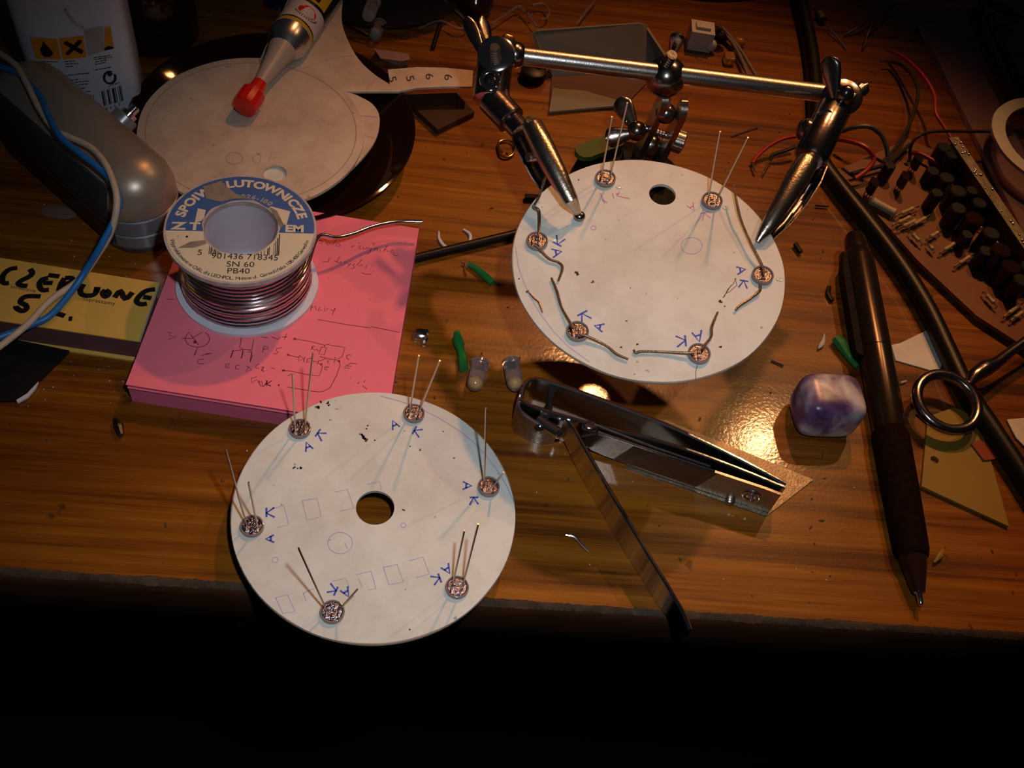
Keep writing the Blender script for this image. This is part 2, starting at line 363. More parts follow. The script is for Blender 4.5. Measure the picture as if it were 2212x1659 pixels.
# ================================================================ FRONT DISC
ZD = 9.6; PLD = flat(ZD)
dc = A3([-6.1, 124.4, ZD]); hc = P(810.5, 1096.5, ZD)
disc = MB().plate_hole(dc, 36.5, hc, 4.97, (0, 0, 1), 1.0, .13).build('white_card_disc', CARD,
    label='flat white card disc with a wood-coloured hole, overhanging the front edge of the desk', cat='disc')
MB().torus(dc - A3([0, 0, .5]), 36.45, .38, k=96, m=6, fl=1.3).build('cut_edge', EDGE_CARD, disc)
pl = PLD.up(.04); k2 = 1659 / 660; Z = zoom(480, 740, k2)
st = []
for ch, x, y, h, r in (('A', 665, 964, 19, -22), ('K', 694, 940, 20, 35), ('A', 852, 917, 19, -25), ('K', 903, 933, 19, 28), ('A', 1009, 1049, 19, 92), ('K', 1024, 1083, 19, 90),
                       ('K', 585, 1107, 21, 0), ('A', 583, 1164, 18, -93), ('K', 717, 1273, 21, 205), ('A', 748, 1280, 21, 150), ('A', 966, 1230, 21, 148), ('K', 941, 1252, 21, 160)):
    st += glyph(ch, x, y, h, r)
inked('blue_letters', BLUEINK, disc, pl, [(.52, s_) for s_ in st], .52, 'blue felt pen letters A and K beside each LED')
st = [Z((435, 858), (515, 845), (538, 945), (460, 965), (435, 858)), Z((270, 900), (335, 885), (362, 990), (300, 1003)), Z((610, 812), (680, 797), (715, 900), (640, 915)), Z((785, 770), (855, 755), (865, 800)),
      Z((290, 1385), (355, 1368), (395, 1460), (330, 1472), (290, 1385)), Z((440, 1360), (500, 1335)), Z((440, 1360), (455, 1400)), Z((600, 1295), (670, 1280), (690, 1330)), Z((730, 1260), (808, 1240), (835, 1335), (790, 1345)), Z((740, 1280), (760, 1330)),
      Z((875, 1220), (950, 1205), (985, 1300), (905, 1315), (875, 1220)), Z((1015, 1185), (1090, 1165), (1125, 1255), (1050, 1278)), Z(*[(640 + 67 * math.cos(t), 1088 + 58 * math.sin(t)) for t in np.linspace(0, 6.283, 28)]),
      Z(*[(287 + 17 * math.cos(t), 1180 + 15 * math.sin(t)) for t in np.linspace(0, 6.283, 14)]), Z(*[(983 + 14 * math.cos(t), 992 + 12 * math.sin(t)) for t in np.linspace(0, 6.283, 14)]), Z((665, 1085), (680, 1120))]
arc = Z((860, 290), (1000, 330), (1130, 385), (1250, 455), (1340, 520), (1420, 600), (1490, 690), (1545, 780), (1585, 870))
inked('purple_pencil_marks', PURPLE, disc, pl, [(.22, s_) for s_ in st] + [(.3, sm(arc, 3))], .22)
b = MB(); rs = random.Random(2)
for x, y, r in ((757, 503, .7), (775, 525, .9), (768, 512, .6), (570, 325, .6), (578, 338, .5), (515, 353, .8), (535, 322, .5), (390, 680, .5), (432, 678, .6), (410, 684, .3), (985, 908, .45), (1020, 565, .3), (1260, 628, .3), (790, 450, .3), (785, 470, .35), (1018, 1558, .3), (1200, 483, .25), (588, 420, .25), (830, 530, .3), (1075, 583, .35)):
    q = Z((x, y))[0]
    for _ in range(6): b.disc(pl(q[0] + rs.uniform(-5, 5) * r, q[1] + rs.uniform(-4, 4) * r), .42 * r, k=7)
b.build('burn_spots', SOOT, disc, smooth=False, kind='stuff')

Gf = 'LEDs pushed through the front disc'
def std(px, py, tips, plane, n, sep=1.27, side=None, zoff=1.1, L=27):
    base = plane(px, py); out = []
    for k, (tx, ty, *ex) in enumerate(tips):
        Lk = ex[0] if ex else L
        u = nrm(plane(px + 20, py) - base); s0 = base + n * zoff + u * (sep if k else -sep)
        e = on_ray(tx, ty, s0, Lk); out.append([s0 - n * .9, s0 + (e - s0) * .08, s0 + (e - s0) * .5, e])
    return base, out
nz = A3([0, 0, 1.])
def fl_led(label, px, py, tips, **kw):
    base, L = std(px, py + 2, tips, PLD, nz, **kw); led('led', label, base, nz, L, Gf)
fl_led('LED in the front disc nearest the pink pad, both leads upright over the pad', 648, 927, [(632, 808), (676, 763)])
fl_led('LED at the back edge of the front disc, its two leads crossing bare wood', 894, 894, [(905, 768), (950, 779)], L=28)
fl_led('LED at the right edge of the front disc, one tall and one short lead', 1055, 1052, [(1050, 881, 28), (1088, 1020, 9)])
fl_led('LED at the left edge of the front disc, long lead leaning out over the wood', 545, 1137, [(487, 970, 29), (537, 1042, 22)])
fl_led('LED at the bottom right of the front disc with two close upright leads', 987, 1269, [(1003, 1146, 22), (1033, 1132, 26)])
fl_led('LED at the front edge of the front disc with leads spread wide in a V', 718, 1322, [(645, 1184, 27), (774, 1271, 12)])

# ================================================================ RAISED DISC
NU = nrm([-.072, -.095, .993]); CU = A3([61.3, 184.2, 48.0]); PLU = Plane(CU, NU)
hu = PLU(1431, 420)
ud = MB().plate_hole(CU, 37.0, hu, 3.8, NU, 1.0, .12).build('white_card_disc', CARD,
    label='white card disc with bent LED leads, held above the desk by the helping hands', cat='disc')
MB().torus(CU - NU * .5, 36.95, .38, NU, k=96, m=6, fl=1.3).build('cut_edge', EDGE_CARD, ud)
pu = PLU.up(.04); Z = zoom(1080, 330, 3.253); st = []
for ch, x, y, h, r in (('K', 1208, 519, 21, -62), ('A', 1203, 545, 21, 78), ('K', 1263, 686, 24, 62), ('A', 1294, 706, 20, -75), ('K', 1470, 737, 24, 175), ('A', 1508, 727, 24, 165), ('A', 1601, 583, 19, 80), ('K', 1606, 615, 19, 100)):
    st += glyph(ch, x, y, h, r)
inked('blue_letters', BLUEINK, ud, pu, [(.52, s_) for s_ in st], .52, 'blue felt pen letters A and K')
st = glyph('A', 1495, 448, 17, 150) + glyph('K', 1524, 467, 18, 75) + [Z((790, 285), (800, 320)), Z((815, 290), (835, 290)), Z((840, 275), (820, 300), (860, 312), (915, 322))] + [Z((705, 285), (735, 355)), Z((720, 330), (755, 350))]
inked('pink_letters', PINKINK, ud, pu, [(.35, s_) for s_ in st], .35, 'pink felt pen letters A and K')
st = [Z(*[(1347 + 74 * math.cos(t), 653 + 58 * math.sin(t)) for t in np.linspace(0, 6.283, 30)]), Z(*[(657 + 17 * math.cos(t), 527 + 15 * math.sin(t)) for t in np.linspace(0, 6.283, 14)]),
      Z((110, 660), (130, 800), (160, 890), (210, 1010), (290, 1140), (380, 1260), (480, 1360), (560, 1420), (630, 1470))]
inked('purple_pencil_marks', PURPLE, ud, pu, [(.25, s_) for s_ in st], .25)
b = MB()
for x, y, r in ((535, 843, .9), (545, 855, .6), (655, 905, .5), (645, 912, .4), (1548, 1045, .8), (1578, 1078, .4), (890, 1180, .4), (850, 1365, .5), (555, 190, .4), (135, 885, .4), (1550, 1365, .6), (190, 975, .7), (915, 950, .3), (1030, 990, .2), (1247, 1020, .2), (945, 1555, .25), (295, 380, .25), (965, 1345, .5)):
    q = Z((x, y))[0]
    for _ in range(6): b.disc(pu(q[0] + rs.uniform(-4, 4) * r, q[1] + rs.uniform(-3, 3) * r), .34 * r, NU, k=7)
for s_ in (Z((1575, 1015), (1600, 960), (1640, 920), (1660, 880)), Z((1585, 990), (1615, 975), (1665, 930), (1650, 880)), Z((1565, 1020), (1590, 985), (1625, 930)),
           Z((1376, 1595), (1376, 1535), (1388, 1490))): b.ribbon([pu(*q) for q in s_], .16, NU)
b.build('burn_spots', SOOT, ud, smooth=False, kind='stuff')
b = MB()
for x, y in ((840, 240), (1590, 385), (375, 610), (1970, 888)):
    q = Z((x, y))[0]; c = pu(*q)
    b.ball(c, (1.2, .8, .12), n=6)
b.build('glue_drop', mat('dried_glue', (.7, .66, .58), .08), ud)
Gu = 'LEDs pushed through the raised disc'
def up_led(label, px, py, tips=(), bent=(), **kw):
    base, L = std(px, py + 1, tips, PLU, NU, **kw)
    for path in bent:
        zz = path[0]; pts = sm([PLU.up(zz[min(i, len(zz) - 1)])(*q) for i, q in enumerate(path[1])], 4); L.append(pts)
    t = thing('led', label, 'led', base, Gu)
    n = NU
    MB().lathe(base, n, [(-.6, 2.3), (0, 2.9), (.15, 3.0), (1.0, 3.0), (1.25, 2.9), (1.3, 2.7), (1.15, 2.55), (.7, 2.5)], 26).build('flange', EPOXY, t)
    u, v = basis(n); b = MB(); b.lathe(base, n, [(.72, 2.52), (.9, 2.35), (.86, 1.7), (1.0, 1.2), (.84, .7), (.9, .2)], 20)
    b.box(base + n * 1.1 + u * .7, (1.5, .8, .4), np.c_[u, v, n]); b.box(base + n * 1.1 - u * .9, (.8, 1.1, .4), np.c_[u, v, n]); b.build('reflector', INNARD, t)
    MB().lathe(base, -n, [(.1, 2.5), (2.2, 2.5), (3.2, 2.25), (3.9, 1.7), (4.3, .9), (4.42, .2)], 20).build('dome', EPOXY, t)
    for i, p_ in enumerate(L):
        bt = i >= len(tips)
        MB().tube(p_, [.30, .42, .34, .4, .30] if bt else .26, 8).build('lead', OLDLEAD if bt else LEAD, t)
up_led('LED at the back left of the raised disc, twin leads before the stand', 1307, 388, [(1322, 252, 22), (1355, 222, 26)])
up_led('LED at the back right of the raised disc, leads spread in a V', 1537, 436, [(1556, 284, 24), (1616, 297, 24)])
Zq = lambda *p_: Z(*p_)
up_led('LED at the left edge of the raised disc, lead running to the left clip', 1160, 523, bent=[
    ([1.6, 1.2, 2, 3, 4, 6, 7, 9], Zq((262, 590), (275, 540), (275, 410), (240, 375), (275, 310), (310, 195), (345, 110), (385, 45))),
    ([1.6, 1.2, .8, .7, .8, .6], Zq((240, 645), (275, 675), (345, 745), (410, 770), (440, 810), (410, 900)))])
up_led('LED at the lower left of the raised disc, leads bent flat both ways', 1247, 718, bent=[
    ([1.6, 1.2, .7, .7, .7], Zq((510, 1235), (490, 1190), (435, 1090), (400, 970), (362, 880))),
    ([1.6, 1.2, .7, .7, .7], Zq((560, 1280), (610, 1290), (745, 1355), (820, 1415), (902, 1450)))])
up_led('LED at the front of the raised disc, lead ending at a burnt spot', 1509, 766, bent=[
    ([1.6, 1.2, .7, .7, .6, .6], Zq((1365, 1405), (1310, 1408), (1150, 1400), (1000, 1395), (955, 1405), (940, 1385))),
    ([1.6, 1.2, .8, .8, .8], Zq((1420, 1385), (1440, 1350), (1485, 1290), (1490, 1220), (1530, 1120)))])
up_led('LED at the right edge of the raised disc, lead passing the right clip', 1646, 597, bent=[
    ([1.6, 1.5, 2.5, 3, 4, 5], Zq((1855, 860), (1840, 790), (1770, 650), (1700, 490), (1670, 380), (1640, 215))),
    ([1.6, 1.2, .8, .7, .7], Zq((1830, 920), (1825, 970), (1760, 1025), (1690, 1070), (1655, 1105)))])
q = Z((200, 975), (240, 1020), (275, 1050), (300, 1120))
MB().tube(sm([PLU.up(.25)(*p_) for p_ in q], 4), [.15, .28, .3, .3, .2], 6).build('wire_scrap', OLDLEAD, label='short curved wire scrap lying by the left rim of the raised disc', cat='wire scrap')

# ================================================================ HELPING HANDS
hb = A3([70, 261, 0]); hh = thing('helping_hands', 'steel helping hands stand with two crocodile clips gripping the raised disc', 'soldering stand', hb)
MB().lathe(hb, nz, [(0, 19), (0, 20.5), (3, 21), (7, 20), (9, 17), (9.5, 5)], 48).build('base', IRON, hh)
def bx(b, p0, p1, w_, t_, side):      # a flat bar from p0 to p1
    p0, p1 = A3(p0), A3(p1); a = nrm(p1 - p0); s_ = nrm(A3(side) - (A3(side) @ a) * a); o_ = np.cross(a, s_)
    rings = []
    for q, k in ((p0 - a * w_ * .45, .3), (p0 - a * w_ * .3, .75), (p0, 1), (p1, 1), (p1 + a * w_ * .3, .75), (p1 + a * w_ * .45, .3)):
        rings.append([q + s_ * t_ / 2 * i + o_ * w_ / 2 * k * j for i, j in ((-1, -1), (1, -1), (1, 1), (-1, 1))])
    return b.loft(rings)
xs = A3([1, 0, 0.])
for q0, q1 in ((P(1433, 216, 49), P(1374, 342, 13)), (P(1475, 236, 49), P(1420, 354, 13))):
    bx(MB(), q0, q1, 7, 2.0, xs).build('side_plate', STEEL, hh)
pm = P(1438, 262, 40); MB().ball(P(1438, 245, 44), 3.3).build('lower_ball', DSTEEL, hh)
MB().tube([P(1438, 240, 45), P(1438, 190, 53)], [1.5, 2.0, 1.6], 12).build('neck', CHROME, hh)
MB().ball(P(1438, 166, 58), 6.2).build('centre_ball', DSTEEL, hh)
b = MB(); q0, q1 = P(1438, 140, 63), P(1452, 118, 68); b.tube([q0, q1], 1.6, 12)
for i in range(5): b.torus(q0 + (q1 - q0) * i / 5, 1.6, .25, q1 - q0, 16, 6)
b.build('clamp_screw', DSTEEL, hh)
def leaf(b, c0, c1, wd, th, nn):
    c0, c1 = A3(c0), A3(c1); a = nrm(c1 - c0); nn = nrm(A3(nn) - (A3(nn) @ a) * a); s_ = np.cross(a, nn); L = np.linalg.norm(c1 - c0); rings = []
    for t, k in ((0, .45), (.15, .5), (.4, .72), (.65, .95), (.82, 1), (.93, .8), (1, .35)):
        rings.append([c0 + a * L * t + s_ * wd / 2 * k * math.cos(x) + nn * th / 2 * math.sin(x) for x in np.linspace(0, 2 * math.pi, 14, endpoint=False)])
    return b.loft(rings)
vw = lambda p_: nrm(CAM - A3(p_))
b = MB(); leaf(b, P(1450, 125, 64), P(1466, 72, 72), 4.6, 1.6, vw(P(1460, 90, 68))); b.build('wing_nut', DSTEEL, hh)
# middle bolt, knob and black wing under it
b = MB(); q0, q1 = P(1352, 262, 34), P(1470, 303, 32); b.tube([q0, q1], 1.1, 10)
for i in range(16): b.torus(q0 + (q1 - q0) * (.1 + i * .05), 1.1, .22, q1 - q0, 12, 5)
b.build('bolt', STEEL, hh)
b = MB(); ax = nrm(q1 - q0); c = P(1452, 301, 32); u, v = basis(ax)
b.loft([[c + ax * t + (k * (3.5 + .22 * (i % 2))) * (math.cos(i * math.pi / 18) * u + math.sin(i * math.pi / 18) * v) for i in range(36)] for t, k in ((0, .9), (.4, 1), (3.6, 1), (4, .85))])
b.build('knurled_knob', STEEL, hh)
b = MB(); leaf(b, P(1375, 285, 33), P(1338, 212, 38), 6.5, 2, vw(P(1350, 250, 34))); leaf(b, P(1375, 285, 33), P(1308, 300, 30), 6.5, 2.4, vw(P(1330, 290, 34))); b.ball(P(1375, 283, 33), 3.2); b.build('wing_nut', DSTEEL, hh)
b = MB(); b.ball(P(1402, 318, 20), (4.2, 4.2, 5)); b.tube([P(1402, 320, 20), A3([72, 262, 8])], [3.4, 4.5], 14); b.build('lower_joint', DSTEEL, hh)
MB().box(A3([74, 262, 11]), (15, 12, 6)).build('joint_block', IRON, hh)
# cross bar
ba, bb = P(1122, 120, 60), P(1795, 203, 60)
MB().tube([ba, ba + (bb - ba) * .5, bb], 2.72, 28).build('cross_bar', STEEL, hh)
# left joint
def cyl(b, p0, p1, r, n=20, cap=.15):
    L = np.linalg.norm(A3(p1) - A3(p0)); return b.lathe(p0, A3(p1) - A3(p0), [(0, r * .8), (L * .05, r), (L * .95, r), (L, r * .8)], n)
b = MB(); cyl(b, P(1072, 112, 62), P(1060, 222, 55), 5.3); b.build('clamp_housing', DSTEEL, hh)
b = MB(); b.ball(ba + A3([-1.5, 0, 0]), 3.9); b.build('bar_end_ball', DSTEEL, hh)
b = MB(); b.lathe(P(1072, 118, 66), P(1068, 85, 74) - P(1072, 118, 66), [(0, 5.2), (.6, 5.4), (1.0, 4.6), (1.1, 1.5)], 24); b.build('washer', CHROME, hh)
b = MB(); q0, q1 = P(1070, 128, 66), P(1068, 102, 72); cyl(b, q0, q1, 1.5)
for i in range(7): b.torus(q0 + (q1 - q0) * i / 7, 1.5, .2, q1 - q0, 14, 5)
b.build('clamp_screw', STEEL, hh)
b = MB(); leaf(b, P(1052, 140, 64), P(1008, 38, 70), 4.2, 1.6, vw(P(1030, 90, 66))); leaf(b, P(1060, 120, 64), P(1040, 38, 68), 4.8, 1.8, vw(P(1045, 70, 66)) + A3([.6, 0, 0])); b.build('wing_nut', DSTEEL, hh)
b = MB(); leaf(b, P(1075, 110, 64), P(1108, 82, 66), 5, 1.4, vw(P(1090, 90, 64))); b.build('brass_washer', BRASS, hh, label='brass coloured washer')
b = MB(); b.torus(P(1058, 172, 60) + vw(P(1058, 172, 60)) * 4.2, 2.4, .6, vw(P(1058, 172, 60)), 24, 8); b.build('rivet_ring', CHROME, hh)
cyl(MB(), P(1060, 212, 56), P(1106, 262, 55), 4.4).build('clip_socket', DSTEEL, hh)
b = MB(); leaf(b, P(1092, 190, 58), P(1094, 238, 58), 3.4, 3.2, vw(P(1092, 215, 58))); b.build('socket_lug', DSTEEL, hh)
cyl(MB(), P(1100, 255, 55), P(1128, 287, 55), 3.2).build('clip_collar', DSTEEL, hh)
def jaw(b, pts, wds, hts, openv):      # rounded sheet-metal jaw: half pipe along pts
    pts = [A3(q) for q in pts]; rings = []
    for i, q in enumerate(pts):
        a = nrm(pts[min(i + 1, len(pts) - 1)] - pts[max(i - 1, 0)]); up = nrm(A3(openv) - (A3(openv) @ a) * a); s_ = np.cross(a, up)
        o_ = [q + s_ * wds[i] / 2 * math.cos(x) + up * hts[i] * math.sin(x) for x in np.linspace(0, math.pi, 11)]
        inn = [q + s_ * (wds[i] / 2 - .35) * math.cos(x) + up * (hts[i] - .35) * math.sin(x) for x in np.linspace(math.pi, 0, 11)]
        rings.append(o_ + inn)
    return b.loft(rings)
tipL = PLU.up(1.2)(1252, 466); c = jaw(MB(), [P(1143, 262, 60), P(1152, 276, 61), P(1175, 322, 59.5), P(1205, 380, 57.5), P(1232, 432, 54.5), tipL], [3.6, 6.2, 6.4, 5.6, 4.4, 1.6], [1.6, 3.0, 3.1, 2.6, 1.9, .6], vw(P(1200, 370, 56))).build('upper_jaw', GOLD, hh)
MB().ball(tipL - A3([0, 0, .1]), (1.7, 1.7, 1.3), n=8).build('jaw_tip', DSTEEL, hh)
tb = PLU.up(-2.2)(1240, 462); jaw(MB(), [P(1112, 270, 54), P(1122, 288, 54), P(1140, 325, 52), P(1165, 375, 48), P(1198, 425, 45), tb], [3.2, 5.2, 5.6, 5.2, 4.4, 3], [1.6, 2.8, 3, 2.6, 2, 1.2], -vw(P(1200, 370, 56))).build('lower_jaw', DSTEEL, hh)
cyl(MB(), P(1140, 340, 56), P(1180, 340, 53), 1.3).build('hinge_pin', STEEL, hh)
# right joint
cyl(MB(), P(1818, 205, 62), P(1748, 345, 57), 5.0).build('clamp_housing', DSTEEL, hh)
MB().ball(P(1742, 283, 58), (3.0, 3.6, 3.8)).build('socket_ball', DSTEEL, hh)
b = MB(); b.lathe(P(1818, 212, 63), P(1835, 175, 73) - P(1818, 212, 63), [(0, 5.2), (1, 6), (1.6, 5.2), (1.7, 2)], 24); b.build('washer', DSTEEL, hh)
b = MB(); leaf(b, P(1805, 222, 64), P(1792, 122, 74), 6.2, 1.8, vw(P(1800, 170, 66)) + A3([-.5, 0, 0])); leaf(b, P(1835, 218, 64), P(1872, 184, 66), 4.2, 1.8, vw(P(1850, 200, 66))); b.ball(P(1824, 208, 66), (2.6, 2.6, 3.6)); b.build('wing_nut', DSTEEL, hh)
b = MB(); b.torus(P(1782, 258, 60) + vw(P(1782, 258, 60)) * 4, 2.4, .55, vw(P(1782, 258, 60)), 24, 8); b.build('rivet_ring', CHROME, hh)
cyl(MB(), P(1790, 285, 59), P(1764, 350, 57), 3.0).build('clip_socket', CHROME, hh)
tipR = PLU.up(1.2)(1636, 522); jaw(MB(), [P(1752, 340, 61), P(1742, 352, 62), P(1722, 385, 60.5), P(1690, 438, 58), P(1658, 490, 55), tipR], [3.4, 6.6, 6.6, 5.2, 4.0, 1.6], [1.6, 3.0, 3.1, 2.4, 1.7, .6], vw(P(1690, 430, 56))).build('upper_jaw', GOLD, hh)
tb = PLU.up(-2.2)(1652, 520); jaw(MB(), [P(1772, 352, 54), P(1757, 385, 53), P(1730, 430, 51), P(1700, 472, 49), tb], [4.8, 5.2, 4.8, 4, 3], [2.6, 2.8, 2.4, 1.8, 1.2], -vw(P(1690, 430, 56))).build('lower_jaw', DSTEEL, hh)
b = MB()
for i in range(7):
    b.ball(PLU.up(1.0)(1650 + i * 9, 508 - i * 14) + NU * (i * .25), (.7, .7, .9), n=5)
b.build('teeth', DSTEEL, hh)
b = MB(); bx(b, P(1262, 330, 12), P(1330, 305, 12), 7, 2, nz); b.build('green_scrap', mat('mossy_green', (.05, .075, .01), .6, noise=.5, nscale=300), label='crumpled green plastic scrap lying against the stand base', cat='scrap')

# ================================================================ SOLDER SPOOL
zt = 32.5; sc_ = P(520.7, 491.5, zt); RS = 20.75; s0 = A3([sc_[0], sc_[1], 8.3])
sp = thing('solder_spool', 'spool of solder wire with a blue and cream label standing on the pink pad', 'spool', s0)
hgt = zt - 8.3
MB().plate_hole(s0 + A3([0, 0, hgt]), RS, s0 + A3([0, 0, hgt]), 10.1, nz, 1.5, .05).build('top_flange', SPOOLE, sp)
b = MB(); b.plate_hole(s0 + A3([0, 0, 1.5]), RS - .2, s0 + A3([0, 0, 1.5]), 9.6, nz, 1.5, .12); b.build('bottom_flange', SPOOLW, sp)
b = MB(); th = np.linspace(0, 2 * math.pi, 48, endpoint=False)
ring = lambda r, z: [s0 + A3([r * math.cos(a), r * math.sin(a), z]) for a in th]
b.loft([ring(11.3, 0), ring(10.3, hgt), ring(12, hgt - .2), ring(12, .2)], caps=False); b.build('core', SPOOLW, sp)
pts = []; turns = 15
for i in range(turns * 40 + 1):
    t = i / (turns * 40); a = 2 * math.pi * i / 40; rr = 18.2 - .7 * t - 1.4 * max(0, t - .5); pts.append(s0 + A3([rr * math.cos(a), rr * math.sin(a), 2.1 + t * (hgt - 4.4)]))
b = MB(); b.tube(pts, .76, 8)
for r_1 in (15.0,):
    p2 = [s0 + A3([r_1 * math.cos(2 * math.pi * i / 40), r_1 * math.sin(2 * math.pi * i / 40), 2.4 + i / 760 * (hgt - 4.6)]) for i in range(761)]; b.tube(p2, .62, 6)
b.build('wound_wire', SOLDER, sp)
tl = [s0 + A3([18.5 * math.cos(a), 16.5 * math.sin(a), 13.5]) for a in (-.9, -.5, -.15)] + [P(688, 511, 20), P(725, 513, 18), P(760, 506, 17), P(810, 488, 16), P(860, 479, 15), P(912, 479, 15)]
MB().tube(sm(tl, 6), .6, 10).build('wire_tail', SOLDER, sp)
top = flat(zt + .06); A0, A1 = P(362, 498, zt), P(684, 505, zt); ux = nrm(A1 - A0); uy = A3([-ux[1], ux[0], 0]); so = s0 + A3([0, 0, hgt])
off = (A0 - so) @ uy
def half(b, r0, r1, ylo, yhi, z, inner_wob=0.):
    N = 120; an = np.linspace(0, 2 * math.pi, N + 1)
    for i in range(N):
        q = []
        for a, r in ((an[i], r0), (an[i], r1), (an[i + 1], r1), (an[i + 1], r0)):
            rr = r + (inner_wob * (math.sin(5 * a + 1) + .7 * math.sin(11 * a)) if r == r0 else 0)
            x, y = rr * math.cos(a), rr * math.sin(a); y = min(max(y, ylo), yhi); x = math.copysign(min(abs(x), math.sqrt(max(0, r1 * r1 - y * y))), x); q.append((x, y))
        ym = sum(t[1] for t in q) / 4
        ar = sum(q[j][0] * q[(j + 1) % 4][1] - q[(j + 1) % 4][0] * q[j][1] for j in range(4))
        if abs(ar) > 1e-5: b.add([so + ux * x + uy * y + A3([0, 0, z]) for x, y in q], [(0, 1, 2, 3)])
    return b
lab = half(MB(), 10.5, 20.1, -30, 30, .05, .22).build('paper_label', CREAM, sp, smooth=False, label='blue and cream printed paper label')
half(MB(), 10.6, 20.1, off, 30, .09, .22).build('blue_field', LBLUE, lab, smooth=False)
def disc_text(b, s, x, y, h, rot=0., z=.14, sx=1.):
    v, f, wd = tmesh(s); k = h / .7; c, s_ = math.cos(rot), math.sin(rot); o_ = []
    for a, d in v: X = (a - wd / 2) * k * sx; Y = d * k; o_.append(so + ux * (x + X * c - Y * s_) + uy * (y + X * s_ + Y * c) + A3([0, 0, z]))
    b.add(o_, f)
def arc_text(b, s, r, a0, a1, h, out=True, z=.14, sx=1.):
    adv = [(.32 if ch == ' ' else tmesh(ch)[2] + .14) for ch in s]; cum = np.cumsum([0] + adv); tot = cum[-1]
    for i, ch in enumerate(s):
        if ch == ' ': continue
        a = math.radians(a0 + (a1 - a0) * (cum[i] + adv[i] / 2) / tot)
        disc_text(b, ch, r * math.cos(a), r * math.sin(a), h, a - math.pi / 2 if out else a + math.pi / 2, z, sx)
_T.clear(); BOLD[0] = .045
b = MB(); arc_text(b, 'SPOIWO LUTOWNICZE', 15.9, 168, 13, 2.7, sx=1.1); disc_text(b, 'Z', -16.6, off + .5, 2.6, sx=1.5); disc_text(b, 'T', -12.4, off + .5, 2.6, sx=1.2); disc_text(b, 'EM', 14.6, off + .5, 2.5, sx=1.15)
b.add([so + ux * x + uy * y + A3([0, 0, .12]) for x, y in ((-12.6, 1.2), (-10.8, 2.2), (-10.2, 3.3), (-10, 6.3), (-12.2, 6.9))], [tuple(range(5))])
b.add([so + ux * x + uy * y + A3([0, 0, .12]) for x, y in ((11.2, 1.5), (12.4, 1.4), (13.3, 6.6), (7.8, 8.4), (7.2, 7.8), (9.4, 5.6))], [tuple(range(6))])
b.build('cream_lettering', CREAM, lab, smooth=False)
b = MB(); arc_text(b, '0026-100', 11.3, 101, 48, 1.6); b.build('small_lettering', GREYC, lab, smooth=False)
_T.clear(); BOLD[0] = .0
b = MB(); disc_text(b, '5', -10.4, -10.6, 2.0); disc_text(b, '901436 718345', 1.6, -11.9, 2.0, -.02); disc_text(b, 'SN 60', .6, -14.6, 1.9, sx=1.1); disc_text(b, 'PB40', 0.2, -17.0, 1.9, sx=1.1)
arc_text(b, 'Wyprodukowano w ChRL dla LECHPOL, Miętne ul. Garwolińska 1 08-400 Garwolin', 19.3, 196, 346, 1.15, out=False)
rb = random.Random(8)
for x in np.arange(-8, 10.5, .42):
    if rb.random() < .7:
        y1 = -math.sqrt(max(0, 10.7 ** 2 - min(abs(x), 10.6) ** 2)) if abs(x) < 10.6 else -1
        if y1 > -10.3: w_ = rb.choice((.14, .2, .3)); b.add([so + ux * p_ + uy * y + A3([0, 0, .14]) for p_, y in ((x, y1 - .15), (x + w_, y1 - .15), (x + w_, -10.2), (x, -10.2))], [(0, 1, 2, 3)])
for x in (-14.2, -16.6): b.disc(so + ux * x + uy * (off - 2.2) + A3([0, 0, .14]), .38 if x > -15 else .15, k=10)
b.build('black_print', PRINT, lab, smooth=False)
b = MB()
for c_, pts2 in ((0, [(-11.5, 15.5), (-6.5, 18.0), (-4.5, 15.3), (-2, 12.8), (2, 11.2), (-2.5, 11), (-6, 9.6), (-10.2, 10.8)]), (1, [(-16.2, -8.2), (-13.2, -5.9), (-9.2, -5.1), (-8.8, -6.4), (-12, -8.0)]), (2, [(7.4, 8.2), (9.6, 6.6), (11.6, 1.5), (11, 0), (9.8, 2.5)])):
    b.add([so + ux * x + uy * y + A3([0, 0, .18]) for x, y in pts2], [tuple(range(len(pts2)))])
b.build('torn_patch', GRIME, lab, smooth=False)

# ================================================================ PINK PAD
TP = 8.2; pc = [P(*q, TP) for q in ((274.5, 830.5), (846, 925), (905, 496), (660, 463), (404, 428))]
# true rectangle from its three seen corners
e1 = nrm(P(645, 889.5, TP) - P(274.5, 830.5, TP)); c0 = P(274.5, 830.5, TP); cr = P(905, 496, TP)
e2 = A3([-e1[1], e1[0], 0]); c1 = c0 + e1 * ((P(846, 850, TP) - c0) @ e1); e2r = nrm(cr - c1); e2r[2] = 0; hr = np.linalg.norm(cr - c1)
Lf = nrm(P(376, 565, TP) - c0); c3 = c0 + Lf * np.linalg.norm(cr - c1) * .99
pad = thing('pink_note_pad', 'thick pink note pad covered with a hand drawn transistor circuit', 'note pad', (c0 + cr) / 2 * A3([1, 1, 0]))
c1 = c0 + e1 * 71.5
MB().slab([c0, c1, cr, c3], TP).build('page_stack', PINKD, pad, smooth=False)
b = MB(); o_ = A3([0, 0, .5]); b.slab([c0 + o_ + A3([-.2, -.4, 0]), c1 + o_ + A3([.1, -.4, 0]), cr + o_, c3 + o_], .22); b.build('top_sheet', PINKP, pad, smooth=False)
b = MB(); b.slab([c0 + A3([0, -.5, -1]), c1 + A3([0, -.5, -1]), c1 + A3([0, 3, -1]), c0 + A3([0, 3, -1])], .15); b.build('loose_sheet_edge', PINKP, pad, smooth=False)
pp = flat(TP + .54); Z = zoom(560, 690, 9.217); Y = zoom(680, 460, 8.508); V = zoom(300, 350, 2.911); Z4 = zoom(260, 760, 5.53); Z1 = zoom(260, 440, 5.53)
